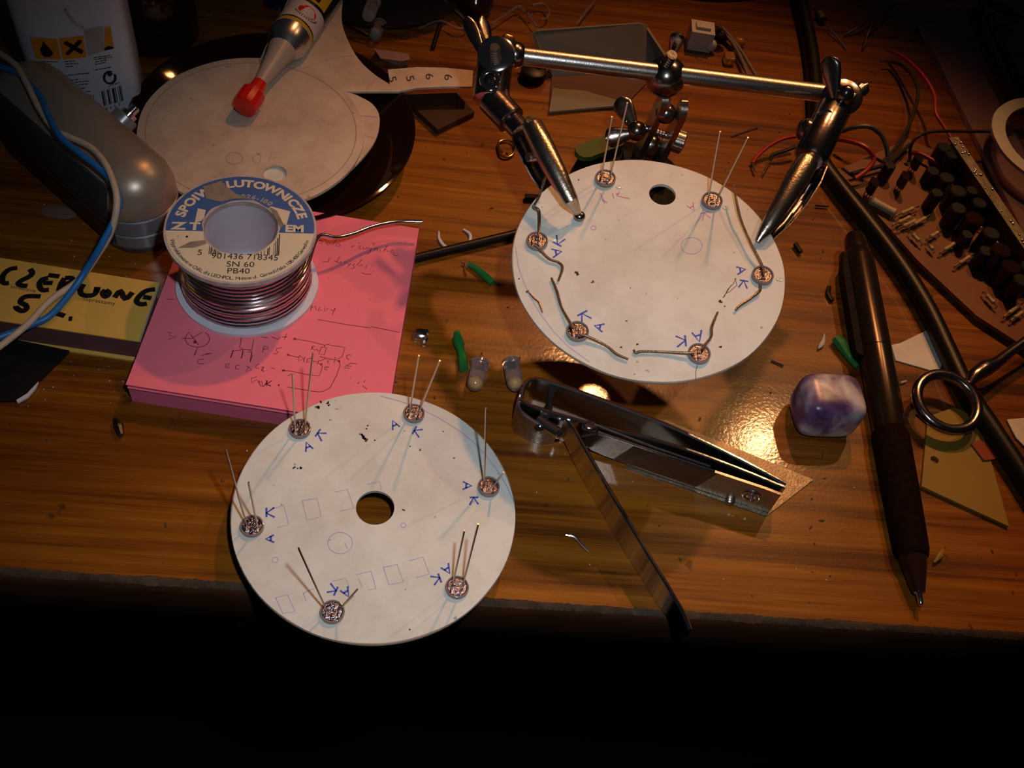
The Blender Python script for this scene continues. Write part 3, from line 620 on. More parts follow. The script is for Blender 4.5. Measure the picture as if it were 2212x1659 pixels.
cir = lambda f_, x, y, rx, ry, a0=0, a1=6.283, n=18: f_(*[(x + rx * math.cos(t), y + ry * math.sin(t)) for t in np.linspace(a0, a1, n)])
st = [Z((710, 385), (1000, 435), (1310, 515), (1350, 495), (1500, 525), (1710, 560), (1680, 650), (1645, 745), (1560, 785)), Z((1300, 515), (1300, 550)), Z((1240, 548), (1340, 560), (1295, 705), (1180, 685), (1240, 548)),
      Z((1035, 600), (1065, 520), (1100, 530), (1050, 575), (1110, 615), (1140, 590), (1165, 610), (1165, 640)), Z((575, 705), (680, 735), (790, 755)), Z((800, 720), (770, 825), (890, 780), (800, 720)), Z((915, 745), (880, 830), (900, 850)), Z((1000, 775), (960, 790), (940, 860), (1000, 840)),
      Z((1000, 770), (1050, 770)), Z((1060, 825), (1150, 850)), Z((1190, 800), (1155, 895)), Z((1200, 830), (1335, 775), (1480, 800)), Z((1200, 735), (1335, 770)), Z((1180, 870), (1260, 930), (1240, 1000), (1195, 1125), (1000, 1105), (800, 1065), (650, 1030), (480, 1015)),
      Z((1520, 745), (1490, 860)), Z((1520, 800), (1590, 830), (1610, 900), (1540, 1120), (1410, 1360), (1300, 1420), (1200, 1445), (1000, 1420), (720, 1370), (560, 1345)),
      cir(Z, 1790, 750, 50, 45, 1.5, 5.6), Z((1790, 870), (1950, 885)), Z((1800, 890), (1710, 930), (1700, 965), (1800, 970)), Z((1740, 930), (1840, 925)), Z((1350, 930), (1300, 960), (1310, 1000), (1360, 1000)), Z((1330, 960), (1400, 945)), cir(Z, 1385, 840, 25, 20, 1.5, 5.4, 8),
      Z((90, 545), (65, 655)), Z((90, 530), (180, 545), (170, 590), (85, 590)), Z((460, 560), (350, 575), (340, 620), (375, 650), (340, 685), (280, 680)), Z((545, 280), (500, 400)), Z((460, 345), (550, 350)), Z((235, 960), (315, 985)),
      Z((30, 950), (90, 945), (40, 1000), (85, 1035)), Z((2060, 1320), (2145, 1390)), Z((1960, 1280), (1995, 1245)), Z((2080, 1250), (2105, 1220)), Z((1160, 0), (1700, 95), (2212, 170)), Z((560, 1130), (640, 1085)), Z((0, 1210), (5, 1290), (40, 1330), (90, 1330), (150, 1240), (130, 1210)), Z((150, 1290), (250, 1220)), Z((150, 1300), (230, 1330)), Z((240, 345), (320, 375), (380, 400), (420, 350)), Z((40, 350), (180, 365)),
      [(800, 705), (863, 718)], Z1((550, 1140), (640, 1143))]
for f_, pts in ((Z4, ((880, 40), (905, 0))), (Z4, ((965, 45), (1095, 15))), (Z4, ((1000, 85), (930, 95), (920, 130), (960, 148), (1000, 135))), (Z4, ((1320, 70), (1345, 0))), (Z4, ((1440, 80), (1470, 0))), (Z4, ((1550, 120), (1575, 50), (1560, 5), (1520, 0))),
                (Z4, ((1310, 145), (1260, 145), (1255, 190), (1310, 190))), (Z4, ((1260, 168), (1300, 165))), (Z4, ((1420, 160), (1380, 165), (1375, 205), (1415, 205))), (Z4, ((1500, 165), (1530, 180), (1500, 240), (1570, 215), (1530, 180))), (Z4, ((1665, 145), (1620, 160), (1620, 195), (1660, 195))),
                (Z4, ((1690, 180), (1715, 185), (1690, 225), (1720, 228))), (Z4, ((1630, 300), (1560, 315), (1570, 370), (1630, 330), (1650, 370), (1690, 350), (1700, 410), (1740, 390), (1760, 340))), (Z4, ((1755, 340), (1740, 410))), (Z4, ((1810, 345), (1750, 380), (1800, 410))),
                (V, ((180, 1070), (205, 1075), (190, 1090), (235, 1100), (185, 1115))), (V, ((270, 1108), (330, 1110))), (V, ((325, 1085), (375, 1150))), (V, ((330, 1110), (400, 1070))), (V, ((370, 1165), (350, 1215))), (V, ((595, 1180), (575, 1230))), (V, ((580, 1190), (650, 1180))), (V, ((655, 1180), (645, 1235))), (V, ((690, 1180), (710, 1190), (700, 1255))),
                (V, ((645, 1105), (635, 1165), (660, 1180), (710, 1180), (722, 1112))), (V, ((420, 1205), (450, 1205)))): st.append(f_(*pts))
st.append(cir(V, 368, 1112, 76, 52, -.9, 4.1, 24))
Y_ = [((50, 500), (130, 510), (140, 550), (70, 560)), ((250, 540), (205, 560), (230, 590), (290, 560), (330, 590), (390, 490)), ((400, 560), (380, 600), (430, 615), (470, 590), (440, 560), (400, 560)), ((740, 600), (670, 615), (690, 640)), ((800, 545), (830, 555)), ((800, 600), (850, 605), (800, 650), (860, 665)), ((900, 620), (890, 665), (940, 660), (960, 625)),
     ((960, 640), (1000, 650), (1040, 650), (1000, 740), (950, 750)), ((1075, 540), (1080, 600), (1110, 550)), ((1080, 660), (1100, 690), (1110, 650), (1150, 660), (1145, 700)), ((1200, 670), (1205, 705)), ((1330, 600), (1260, 715)), ((1270, 660), (1330, 680), (1320, 710), (1360, 700)), ((1440, 680), (1390, 700), (1400, 735), (1440, 710), (1440, 760), (1480, 790), (1520, 785)),
     ((310, 830), (250, 840), (270, 870), (230, 905), (150, 890)), ((460, 800), (400, 900)), ((360, 880), (440, 920)), ((480, 890), (440, 920), (480, 925), (490, 895)), ((550, 895), (545, 930), (590, 900)), ((610, 920), (620, 950), (660, 930), (600, 1000)), ((740, 930), (700, 960), (730, 1000), (690, 1030), (660, 1020)), ((820, 860), (870, 860), (770, 960), (830, 970), (870, 940), (870, 980)), ((960, 950), (930, 1010)), ((990, 905), (1000, 915)), ((860, 1100), (940, 1125), (1040, 1125))]
st += [Y(*p_) for p_ in Y_]
st += [V((1090, 895), (1080, 935)), V((1085, 920), (1110, 905), (1115, 930)), V((1140, 910), (1125, 935), (1150, 930)), V((1170, 915), (1165, 940), (1190, 920)), V((1205, 925), (1220, 935), (1235, 920), (1215, 960))]
inked('pen_drawing', BALL, pad, pp, [(.22, s_) for s_ in st], .22)
b = MB()
for x, y, r in ((705, 385, .4), (575, 705, .36), (480, 1015, .4), (388, 1308, .34), (1240, 890, .32), (1590, 830, .36)): b.disc(pp(*Z((x, y))[0]), r, k=12)
b.disc(pp(*V((352, 1132))[0]), .5, k=8)
for _ in range(26): b.disc(pp(rs.uniform(700, 860), rs.uniform(560, 840)), rs.uniform(.06, .16), k=6)
b.build('ink_dots', BALL, pad, smooth=False)

# ================================================================ YELLOW PAD
TY = 9.0; yp = thing('yellow_note_pad', 'yellow note pad with thick black marker writing at the left edge', 'note pad', P(150, 680, 0))
yc = [P(-140, 535, TY), P(-140, 672, TY), P(303, 738, TY), P(345, 611, TY)]
MB().slab([q - A3([0, 0, .4]) for q in yc], TY - 1.4).build('page_stack', YELD, yp, smooth=False)
MB().slab(yc, .4).build('top_sheet', YELP, yp, smooth=False)
MB().slab([q + A3([0, -1.2, -TY + .9]) for q in (yc[0], yc[1], yc[2], yc[3])], .7).build('back_sheet', YELP, yp, smooth=False)
b = MB(); b.slab([P(346, 613, TY + .3), P(303, 739, TY + .3), P(309, 745, 3), P(352, 640, 3)], .4, n=(1, 0, 0)); b.build('board_flap', GREYC, yp, smooth=False)
py = flat(TY + .05); Z = zoom(0, 550, 6.144)
st = [Z((230, 175), (130, 195), (50, 260), (30, 340), (60, 380), (120, 375)), Z((395, 190), (430, 240), (390, 290), (290, 340), (240, 385), (290, 410), (365, 415)), Z((640, 270), (790, 290)), Z((640, 310), (560, 330), (520, 400), (560, 470), (650, 465)), Z((570, 375), (700, 375)),
      Z((860, 310), (810, 390), (780, 480)), Z((860, 310), (950, 310), (960, 350), (860, 400), (930, 440)), Z((1110, 390), (1065, 470), (1090, 530), (1180, 545), (1260, 520), (1290, 430)), Z((1300, 430), (1280, 500)),
      Z((1400, 470), (1360, 510), (1400, 560), (1450, 510), (1400, 470)), Z((1520, 570), (1600, 480), (1660, 590), (1760, 500)), Z((2060, 460), (1940, 480), (1850, 550), (1810, 620), (1870, 660), (1950, 650)), Z((1900, 560), (2010, 580)),
      Z((540, 555), (400, 550), (310, 570), (270, 630), (340, 670), (350, 720), (290, 750), (220, 710), (215, 680)), Z((650, 775), (750, 780), (860, 815)), Z((910, 850), (960, 850))]
inked('marker_writing', BLACK, yp, py, [(1.65, s_) for s_ in st], 1.65, smooth=True)
b = MB(); pxtext(b, 'serdecznie', 50, 623, 7, 11, py, 1.3); pxtext(b, 'zapraszamy', 214, 650, 8, 9, py, 1.35); b.build('printed_text', INK, yp, smooth=False)

MB().slab([P(0, 726, 1), P(150, 757, 1), P(78, 828, 1), P(60, 850, 1), P(34, 864, 1), P(-40, 868, 1), P(-40, 730, 1)], 1).build('black_patch', BLACK, smooth=False, label='flat black patch in front of the yellow pad at the left edge', cat='card')  # thin flat black polygon on the desk
MB().slab([P(83, 824, 1.2), P(77, 838, 1.2), P(60, 858, 1.2), P(38, 870, 1.2), P(35, 864, 1.2), P(58, 850, 1.2)], .6).build('torn_paper', SPOOLW, smooth=False, label='narrow torn white paper edge beside the black patch', cat='paper scrap')

# ================================================================ PLATE + BEIGE CARD + SHEET
pl_l, pl_r = P(272, 262, 9), P(896, 262, 9); pcn = (pl_l + pl_r) / 2; Rp = np.linalg.norm(pl_r - pl_l) / 2; pb = pcn * A3([1, 1, 0])
MB().lathe(pb, nz, [(0, Rp * .55), (0, Rp * .6), (3, Rp * .8), (8.5, Rp), (9.2, Rp), (9.4, Rp - .8), (4, Rp * .77), (1.6, Rp * .58), (1.4, .5)], 72).build('glass_dish', AMBER,
    label='dark amber glass dish carrying the beige card disc and white sheet', cat='dish')
ZS = 10.0; ps = flat(ZS)
sheet = MB(); sp_ = [(745, -40), (738, 40), (752, 88), (775, 128), (808, 160), (842, 182), (838, 150), (900, 145), (960, 146), (1022, 152), (1020, 187), (960, 187), (900, 190), (860, 198), (745, 198), (770, 205), (805, 225), (820, 255), (812, 300), (780, 345), (735, 385), (680, 420), (630, 440), (560, 420), (480, 200), (560, 130), (640, -40)]
sp_ = [tuple(q) for q in sm(sp_[:6], 4)][:-1] + sp_[5:15] + [tuple(q) for q in sm(sp_[15:24], 4)] + sp_[24:]
sheet.loft([[P(x, y, ZS) - A3([0, 0, .8]) for x, y in sp_], [P(x, y, ZS) for x, y in sp_]])
sheet = sheet.build('cut_card_sheet', CARD_BEIGE, smooth=False, label='cut off-white sheet with a numbered strip, lying on the glass dish under the tube', cat='card')
b = MB(); pss = ps.up(.05); Z = zoom(500, 0, 3.95)
for ch, x, y, r in (('5', 1375, 672, 75), ('5', 1525, 665, 75), ('6', 1690, 648, 78), ('6', 1850, 655, 80)):
    q = Z((x, y))[0]; pxtext(b, ch, q[0], q[1], 17, r, pss, 1.2)
b.build('printed_numbers', PRINT, sheet, smooth=False)
inked('pencil_lines', VIOLET, sheet, pss, [(.25, sm(Z((600, 590), (750, 530), (880, 490), (1040, 470)), 4)), (.5, Z((1165, 745), (1245, 655))), (.3, Z((1130, 1150), (1215, 1175))), (.5, Z((1095, 985), (1250, 1000)))], .25)
b = MB(); b.disc(P(594, 378, ZS + .06), 4.6, k=24); b.build('white_patch', CARD, sheet, smooth=False)
ZB = 11.2; bl, br = P(296, 272, ZB), P(786, 288, ZB); bc = (bl + br) / 2; bc = A3([bc[0], bc[1] + .6, ZB]); RB = np.linalg.norm(br - bl) / 2
hb2 = P(594, 374, ZB)
bd = MB().plate_hole(bc, RB, hb2, 3.7, nz, 1.1, .1).build('beige_card_disc', CARD_BEIGE, label='stained beige card disc with a small pale hole, lying on the glass dish', cat='disc')
pbb = flat(ZB + .05)
b = MB()
for i in range(60):
    a0, a1 = i * math.pi / 30, (i + 1) * math.pi / 30; b.ribbon([bc + A3([(RB - 2.6) * math.cos(a), (RB - 2.6) * math.sin(a), .05]) for a in (a0, a1)], .28)
b.build('scored_ring', EDGE_CARD, bd, smooth=False)
Z = zoom(500, 0, 3.95); inked('pencil_scribble', mat('pencil_grey', (.28, .2, .16), .7), bd, pbb, [(.18, cir(zoom(0, 0, 1), 506, 342, 18, 13)), (.18, Z((250, 1300), (180, 1340), (190, 1385), (240, 1390), (255, 1330), (210, 1300))), (.18, Z((340, 1300), (320, 1370), (380, 1340)))], .18)
b = MB(); b.disc(pbb(*Z((163, 1070))[0]), .45, k=10); b.build('pink_dot', PINKINK, bd, smooth=False)

# ================================================================ GLUE TUBE
zc = ZB + 6.0
t_ax0 = P(530, 228, zc - 1.5); t_ax1 = P(735, -80, zc + .5); ax = nrm(t_ax1 - t_ax0)
def along(px, py, z): return (P(px, py, z) - t_ax0) @ ax
gt = thing('glue_tube', 'white glue tube with a red cap, lying nose down on the beige disc', 'tube', t_ax0 * A3([1, 1, 0]) + A3([0, 0, ZB]))
tA = along(548, 178, zc); tB = along(608, 98, zc); tC = along(640, 76, zc)
u0 = t_ax0
MB().lathe(u0, ax, [(-1.2, 3.0), (-.8, 4.0), (.5, 4.3), (6.0, 4.3), (6.6, 4.0), (7.0, 2.8), (tA + 1.5, 2.6), (tA + 1.7, 2.2)], 14, up=nz).build('cap', REDP, gt, ang=25)
MB().lathe(u0, ax, [(tA, 1.9), (tA + 2, 2.2), (tB - 6, 4.0), (tB - 2, 5.0), (tB, 5.2)], 24).build('nozzle', NOZ, gt)
MB().lathe(u0, ax, [(tB - 1.5, 5.0), (tB + .3, 6.0), (tB + 2.4, 7.0), (tC - .3, 7.2), (tC - .2, 7.2)], 32).build('shoulder', ALU, gt)
MB().lathe(u0, ax, [(tC - .3, 7.25), (tC + 1.2, 7.28)], 32).build('yellow_band', TYEL, gt)
MB().lathe(u0, ax, [(tC + 1.2, 7.27), (tC + 1.9, 7.27)], 32).build('black_band', BLACK, gt)
tub = MB().lathe(u0, ax, [(tC - .5, 7.2), (tC + 60, 7.2)], 40).build('tube_body', TUBEW, gt)
vt = nrm(vw(u0 + ax * (tC + 5)) - (vw(u0 + ax * (tC + 5)) @ ax) * ax); ut = np.cross(ax, vt)
def tq(t, a, r=7.3): return u0 + ax * t + r * (math.cos(a) * vt + math.sin(a) * ut)
class TubeMap:
    n = vt
    def __call__(s, a, t): return tq(t, a)
b = MB()
def patch(b, t0, t1, a0, a1, r, slant=0.):
    N = 12
    for i in range(N):
        x0, x1 = a0 + (a1 - a0) * i / N, a0 + (a1 - a0) * (i + 1) / N
        b.add([tq(t0 + slant * abs(x0), x0, r), tq(t0 + slant * abs(x1), x1, r), tq(t1, x1, r), tq(t1, x0, r)], [(0, 1, 2, 3)])
tD = tC + 11
sgn = 1 if (tq(tC, .8) - tq(tC, -.8)) @ A3([1, 0, 0]) > 0 else -1
patch(b, tD, tC + 58, -1.3, 1.5, 7.26, 1.0); b.build('black_panel', BLACK, tub, smooth=False)
b = MB(); patch(b, tD + 1.4, tC + 56, -.75, .72, 7.31, 1.0); b.build('yellow_panel', TYEL, tub, smooth=False)
b = MB(); patch(b, tD + 2.8, tD + 4.0, -.45, .15, 7.36); patch(b, tD + 2.8, tD + 7.6, -.5, -.36, 7.36); patch(b, tD + 6.4, tD + 7.6, -.45, .1, 7.36); patch(b, tD + 2.8, tD + 6, .1, .22, 7.36); b.build('panel_lettering', BLACK, tub, smooth=False)
b = MB(); cc = (tC + 7.0, 0.0 * sgn); b.add([tq(cc[0] + 2.6 * math.sin(x), cc[1] + .5 * math.cos(x), 7.3) for x in np.linspace(0, 6.283, 24, endpoint=False)], [tuple(range(24))]); b.build('red_emblem', REDP, tub, smooth=False)
b = MB(); b.add([tq(cc[0] + (1.7 if i % 2 == 0 else .75) * math.sin(math.pi * i / 5), cc[1] + (.33 if i % 2 == 0 else .14) * math.cos(math.pi * i / 5), 7.34) for i in range(10)], [tuple(range(10))]); b.build('emblem_star', TUBEW, tub, smooth=False)
b = MB()
for i in range(13):
    x = -2.6 + i * .2; t0, a0 = cc[0] + 3.3 * math.sin(x), cc[1] + .64 * math.cos(x); patch(b, t0 - .28, t0 + .28, a0 - .03, a0 + .03, 7.32)
b.build('ring_print', PRINT, tub, smooth=False)

# ================================================================ BOTTLE
bL, bR = P(62, 268, 0), P(262, 262, 0); fx = nrm(bR - bL); fy = A3([-fx[1], fx[0], 0]); bw = 33.5; bdp = 22.0
bcen = (bL + bR) / 2 + fy * bdp / 2 + fx * 2.3
fp0 = Plane(bL, -fy); qa, qc = fp0(44, 130), fp0(288, 130); bw = abs((qc - qa) @ fx); mid = ((qa + qc) / 2 - bL) @ fx; bcen = bL + fx * mid + fy * bdp / 2
bt = thing('white_bottle', 'white plastic bottle with orange hazard squares behind the silver device', 'bottle', bcen)
def rrect(w_, d_, z, k=1.0, e=.38, n=48):
    o_ = []
    for a in np.linspace(0, 2 * math.pi, n, endpoint=False):
        c, s_ = math.cos(a), math.sin(a); o_.append(bcen + fx * (w_ / 2 * math.copysign(abs(c) ** e, c)) * k + fy * (d_ / 2 * math.copysign(abs(s_) ** e, s_)) * k + A3([0, 0, z]))
    return o_
b = MB(); b.loft([rrect(bw, bdp, 0, .9), rrect(bw, bdp, .8, .97), rrect(bw, bdp, 2), rrect(bw, bdp, 44), rrect(bw, bdp, 48, .97), rrect(bw, bdp, 51, .88), rrect(bw, bdp, 53, .70), rrect(bw, bdp, 54, .45), rrect(20, 20, 55, .9, 1), rrect(18, 18, 62, .9, 1)]); bo = b.build('body', BOTTLE, bt, ang=60)
MB().lathe(bcen + A3([0, 0, 60]), nz, [(0, 9), (0, 10), (14, 10), (15, 9)], 30).build('cap', BOTTLE, bt)
fp = Plane(bcen - fy * (bdp / 2 + .08), -fy); fp2 = fp.up(.03); fp3 = fp.up(.06); Z = zoom(0, 0, 6.38)
def pxpoly(b, pts, pl_): b.add([pl_(*q) for q in pts], [tuple(range(len(pts)))])
b = MB()
for q in (((415, 512), (785, 535), (840, 822), (490, 805)), ((805, 532), (1145, 490), (1195, 788), (865, 820)), ((1440, 385), (1525, 365), (1570, 665), (1440, 695))): pxpoly(b, Z(*q), fp)
lb = b.build('hazard_squares', ORANGE, bt, smooth=False, label='orange hazard squares on the label')
b = MB(); pxpoly(b, Z((590, 560), (660, 640), (715, 700), (735, 740), (690, 785), (610, 785), (570, 740), (550, 680), (575, 630)), fp2)
for q in (((870, 600), (910, 560), (1150, 695), (1135, 745), (1090, 735)), ((905, 730), (1085, 545), (1130, 555), (1125, 590), (950, 760), (915, 760))): pxpoly(b, Z(*q), fp2)
pxpoly(b, Z((1440, 660), (1500, 630), (1572, 655), (1570, 668), (1440, 700)), fp2)
b.build('hazard_symbols', BLACK, lb, smooth=False)
b = MB()
rl = random.Random(3)
def line(x0, y0, x1, y1, t=14):
    pxpoly(b, Z((x0, y0), (x1, y1), (x1, y1 + t), (x0, y0 + t)), fp)
for i, (x0, y0, x1, y1) in enumerate(((500, 840, 800, 848), (510, 875, 700, 880), (525, 910, 690, 915), (535, 950, 720, 962), (890, 845, 1030, 835), (900, 880, 1090, 865), (905, 915, 1020, 905), (1290, 790, 1530, 755), (1300, 815, 1560, 780), (1310, 850, 1470, 820), (1310, 885, 1460, 850), (1310, 960, 1530, 920), (620, 1145, 770, 1140), (800, 1110, 1080, 1090), (820, 1145, 1230, 1110), (870, 1185, 1210, 1150), (930, 1225, 1180, 1205), (1000, 1280, 1250, 1250), (1500, 1180, 1650, 1130), (850, 1040, 1240, 1000))):
    x = x0
    while x < x1:
        L = rl.uniform(22, 60); xe = min(x + L, x1); f0, f1 = (x - x0) / (x1 - x0), (xe - x0) / (x1 - x0); line(x, y0 + (y1 - y0) * f0, xe, y0 + (y1 - y0) * f1, 12); x = xe + 10
for x, w_ in ((1395, 22), (1425, 10), (1470, 22), (1500, 8), (1540, 30), (1580, 10), (1620, 8), (1640, 14), (1660, 8)):
    pxpoly(b, Z((x, 1260 - (x - 1395) * .3), (x + w_, 1255 - (x - 1395) * .3), (x + w_ + 35, 1455 - (x - 1395) * .25), (x + 35, 1460 - (x - 1395) * .25)), fp)
for x, w_ in ((1090, 18), (1120, 8), (1150, 26), (1190, 8), (1215, 8), (1240, 14), (1275, 8)):
    pxpoly(b, Z((x, 1330 - (x - 1090) * .15), (x + w_, 1328 - (x - 1090) * .15), (x + w_ + 40, 1500), (x + 40, 1500)), fp)
for ch, x, y in (('3', 1410, 1515), ('4', 1465, 1500), ('4', 1525, 1485), ('5', 1585, 1465), ('3', 1640, 1440)):
    q = Z((x, y))[0]; pxtext(b, ch, q[0], q[1], 7, -12, fp)
for a in np.linspace(-.6, 4.9, 26): b.ribbon([fp(*Z((1512 + 78 * math.cos(t), 1070 + 82 * math.sin(t)))[0]) for t in (a, a + .23)], .8, fp.n)
pxpoly(b, Z((1480, 1000), (1560, 1010), (1520, 1060), (1480, 1040)), fp2)
b.build('label_print', PRINT, bt, smooth=False)
MB().add([fp(*q) for q in Z((1150, 400), (1420, 360), (1440, 700), (1210, 780))], [(0, 1, 2, 3)]).build('peeled_patch', mat('faded_label', (.42, .34, .36), .5, noise=.2), bt, smooth=False)
b = MB(); b.tube([fp.up(.5)(*q) for q in Z((900, 130), (990, 265), (1055, 345), (1150, 385))], .45, 6); b.build('tape_wrinkle', CLEAR, bt)

# ================================================================ SILVER DEVICE
E1 = A3([-88.5, 223.5, 0]); dax = nrm([-.75, .66, 0]); E0 = E1 + dax * 50; RD = 12.6
dv = thing('handheld_device', 'rounded handheld device, champagne silver on top with a dark grey side, under the twisted wires', 'device', (E0 + E1) / 2)
lft = nrm([-.66, -.75, 0]); M_ = 24
def outline(off, z, part='all'):
    pts = []
    for i in range(M_ + 1):                       # near end, from the right side round to the left side
        a = math.pi * i / M_; pts.append((E1, -lft * math.cos(a) - dax * math.sin(a)))
    for i in range(M_ + 1):                       # far end, from the left side back to the right side
        a = math.pi * i / M_; pts.append((E0, lft * math.cos(a) + dax * math.sin(a)))
    pts.append(pts[0])
    k0, k1 = {'all': (0, 2 * M_ + 2), 'near': (0, M_ - 2), 'left': (M_ - 2, 2 * M_ + 2), 'leftside': (M_ - 3, M_ + 16), 'right': (2 * M_ + 1, 2 * M_ + 3)}[part]
    return [c + n * (RD + off) + A3([0, 0, z]) for c, n in pts[k0:k1]]
def band(name, m, prof_, part): 
    cl_ = part == 'all'; return MB().loft([outline(o_, z, part) for z, o_ in prof_], caps=cl_, closed=cl_).build(name, m, dv)
band('base_shell', mat('dark_satin_plastic', (.10, .09, .08), .3, .3), [(0, -2.5), (1, -.8), (3, -.2), (3.2, -.6), (20, -.7)], 'all')
for p_ in ('near', 'right'):
    band('lower_band', SILVERC, [(3.4, -.4), (3.7, 0), (8.0, .1), (8.3, -.4)], p_); band('upper_band', SILVERC, [(8.7, -.4), (9.0, .1), (14.2, .1), (14.5, -.4)], p_)
band('dark_side', BLACK, [(3.4, -.3), (3.7, .1), (10.5, .1), (10.8, -.3)], 'left'); band('dark_side', DGREY, [(11, -.3), (11.3, .1), (20, -.2), (20.4, -.8)], 'left')
band('side_panel', DGREY, [(14.4, -.2), (14.8, .35), (19, .3), (23, -.75), (25.6, -2.5), (25.8, -3.4)], 'leftside')
band('top_shell', SILVER, [(14.8, -.4), (15.1, 0), (19, -.1), (23, -1.2), (26, -3.4), (28, -6.5), (29, -9.8), (29.2, -12)], 'all')
kx = E1 + dax * 24 - lft * 11.5 + A3([0, 0, 18]); ka = nrm(-lft + A3([0, 0, .45]))
kn = MB(); kn.lathe(kx, ka, [(-4, 3.6), (1, 3.6), (1.4, 4.0), (4.6, 4.0), (5, 3.6)], 24); kn.build('knob', SILVERC, dv)
MB().lathe(kx, ka, [(5, 2.6), (6.4, 2.6), (6.5, 1.6), (8.8, 1.5), (9.2, 1.0)], 16).build('knob_screw', CHROME, dv)
# twisted wires
def zdev(y): return np.interp(y, [100, 190, 300, 440, 520, 600, 740], [30, 31, 32, 31, 23, 11.2, 11.2])
pw = [(-30, 95), (0, 116), (35, 142), (60, 185), (85, 235), (118, 280), (150, 296), (195, 318), (225, 350), (245, 395), (252, 440), (240, 500), (208, 555), (170, 605), (110, 648), (60, 700), (0, 748), (-40, 775)]
pbq = [(-30, 130), (0, 143), (40, 160), (85, 205), (100, 240), (128, 292), (165, 325), (210, 360), (238, 388), (257, 425), (251, 465), (218, 530), (188, 580), (158, 625), (110, 680), (60, 705), (0, 728), (-40, 742)]
wp = thing('wire_pair', 'blue and dirty white insulated wires twisted together over the handheld device', 'wire', P(100, 650, 10))
MB().tube(sm([P(x, y, zdev(y) + 1.0 * math.sin(i * .9)) for i, (x, y) in enumerate(pw)], 6), .95, 10).build('white_wire', WWHITE, wp)
MB().tube(sm([P(x, y, zdev(y) - 1.0 * math.sin(i * .9)) for i, (x, y) in enumerate(pbq)], 6), .95, 10).build('blue_wire', WBLUE, wp)
MB().ball(P(128, 458, 0.3), (5.5, 3, .7), n=8).build('glue_drop', CLEAR, label='clear drop of dried glue on the wood left of the device', cat='glue drop')

# ================================================================ NAIL CLIPPER
cl = thing('nail_clipper', 'chrome nail clipper lying on its side with its lever swung out to the desk edge', 'nail clipper', P(1400, 1000, 0))
def strip(b, pts, zlo, zhi, th, closed=False):
    p_ = [A3([q[0], q[1], 0]) for q in pts]; rings = []; n = len(p_)
    zl = np.interp(np.linspace(0, 1, n), np.linspace(0, 1, len(zlo)), zlo); zh = np.interp(np.linspace(0, 1, n), np.linspace(0, 1, len(zhi)), zhi)
    for i, q in enumerate(p_):
        t = nrm(p_[min(i + 1, n - 1)] - p_[max(i - 1, 0)]); s_ = A3([-t[1], t[0], 0]) * th / 2
        e = min(.35, th * .4)
        rings.append([q - s_ + A3([0, 0, zl[i]]), q + s_ + A3([0, 0, zl[i]]), q + s_ + A3([0, 0, zh[i] - e]), q + s_ * .4 + A3([0, 0, zh[i]]), q - s_ * .4 + A3([0, 0, zh[i]]), q - s_ + A3([0, 0, zh[i] - e])])
    return b.loft(rings)
far = [P(x, y, 13.5) for x, y in ((1128, 848), (1134, 828), (1152, 817), (1185, 822), (1320, 868), (1460, 922), (1600, 987), (1702, 1040))]
strip(MB(), sm(far, 5), [2, 1, .6, .4, .4], [12.5, 13.5, 13.5, 13, 12.6], 1.3).build('far_jaw_arm', CHROME, cl)
near = [P(x, y, 12.2) for x, y in ((1124, 862), (1148, 876), (1195, 890), (1275, 913), (1400, 945), (1500, 975), (1600, 1012), (1697, 1052))]
strip(MB(), sm(near, 5), [1, .4, .2, .1, .1, .1], [12.4, 12.2, 12.2, 12.2, 12.2], 1.2).build('near_jaw_arm', CHROME, cl)
b = MB(); jw = [P(1128, 852, 7), P(1117, 880, 7), P(1118, 905, 6), P(1140, 925, 5), P(1168, 936, 5), P(1200, 940, 4)]; strip(b, sm(jw, 4), [0.1, 0.1], [12, 11, 9], 1.1); b.build('cutting_edge', STEEL, cl)
nf = nrm(A3([-(near[-1] - near[2])[1], (near[-1] - near[2])[0], 0])); nf = nf if nf @ (CAM - near[3]) > 0 else -nf
def npt(px, py, o_=.75): return Plane(A3([near[4][0], near[4][1], 0]) + nf * o_, nf)(px, py)
q_ = [P(x, y, 12.2) for x, y in ((1300, 921), (1500, 975), (1690, 1048))]
def onface(x, y): return None
fa, fb = near[3], near[-1]; dirn = nrm(A3([*(fb - fa)[:2], 0]))
Lf_ = np.linalg.norm((fb - fa)[:2])
def fpnt(s_, z, o_): return A3([fa[0], fa[1], 0]) + dirn * s_ * Lf_ + nf * o_ + A3([0, 0, z])
b = MB()
rings = []
for s_, zb, zt_ in ((-.02, 5.5, 7), (.05, 2.5, 11), (.12, 1.8, 11.4), (.5, 1.0, 11.4), (.9, .6, 11.4), (.99, .8, 11)):
    rings.append([fpnt(s_, zb, 1.5), fpnt(s_, zt_, 1.5), fpnt(s_, zt_, 2.3), fpnt(s_, zb, 2.3)])
b.loft(rings); fbl = b.build('file_blade', STEEL, cl)
hm = mat('file_hatching', (.16, .11, .09), .4, .9, noise=.2)
b = MB(); b.add([fpnt(.17, 1.9, 2.36), fpnt(.60, 1.2, 2.36), fpnt(.66, 11.2, 2.36), fpnt(.24, 11.2, 2.36)], [(0, 1, 2, 3)]); b.build('file_field', hm, fbl, smooth=False)
b = MB()
for i in range(60):
    s_ = .18 + i * .0072; b.tube([fpnt(s_, 1.8, 2.38), fpnt(s_ + .06, 11.1, 2.38)], .09, 4)
b.build('file_ridges', DSTEEL, fbl)
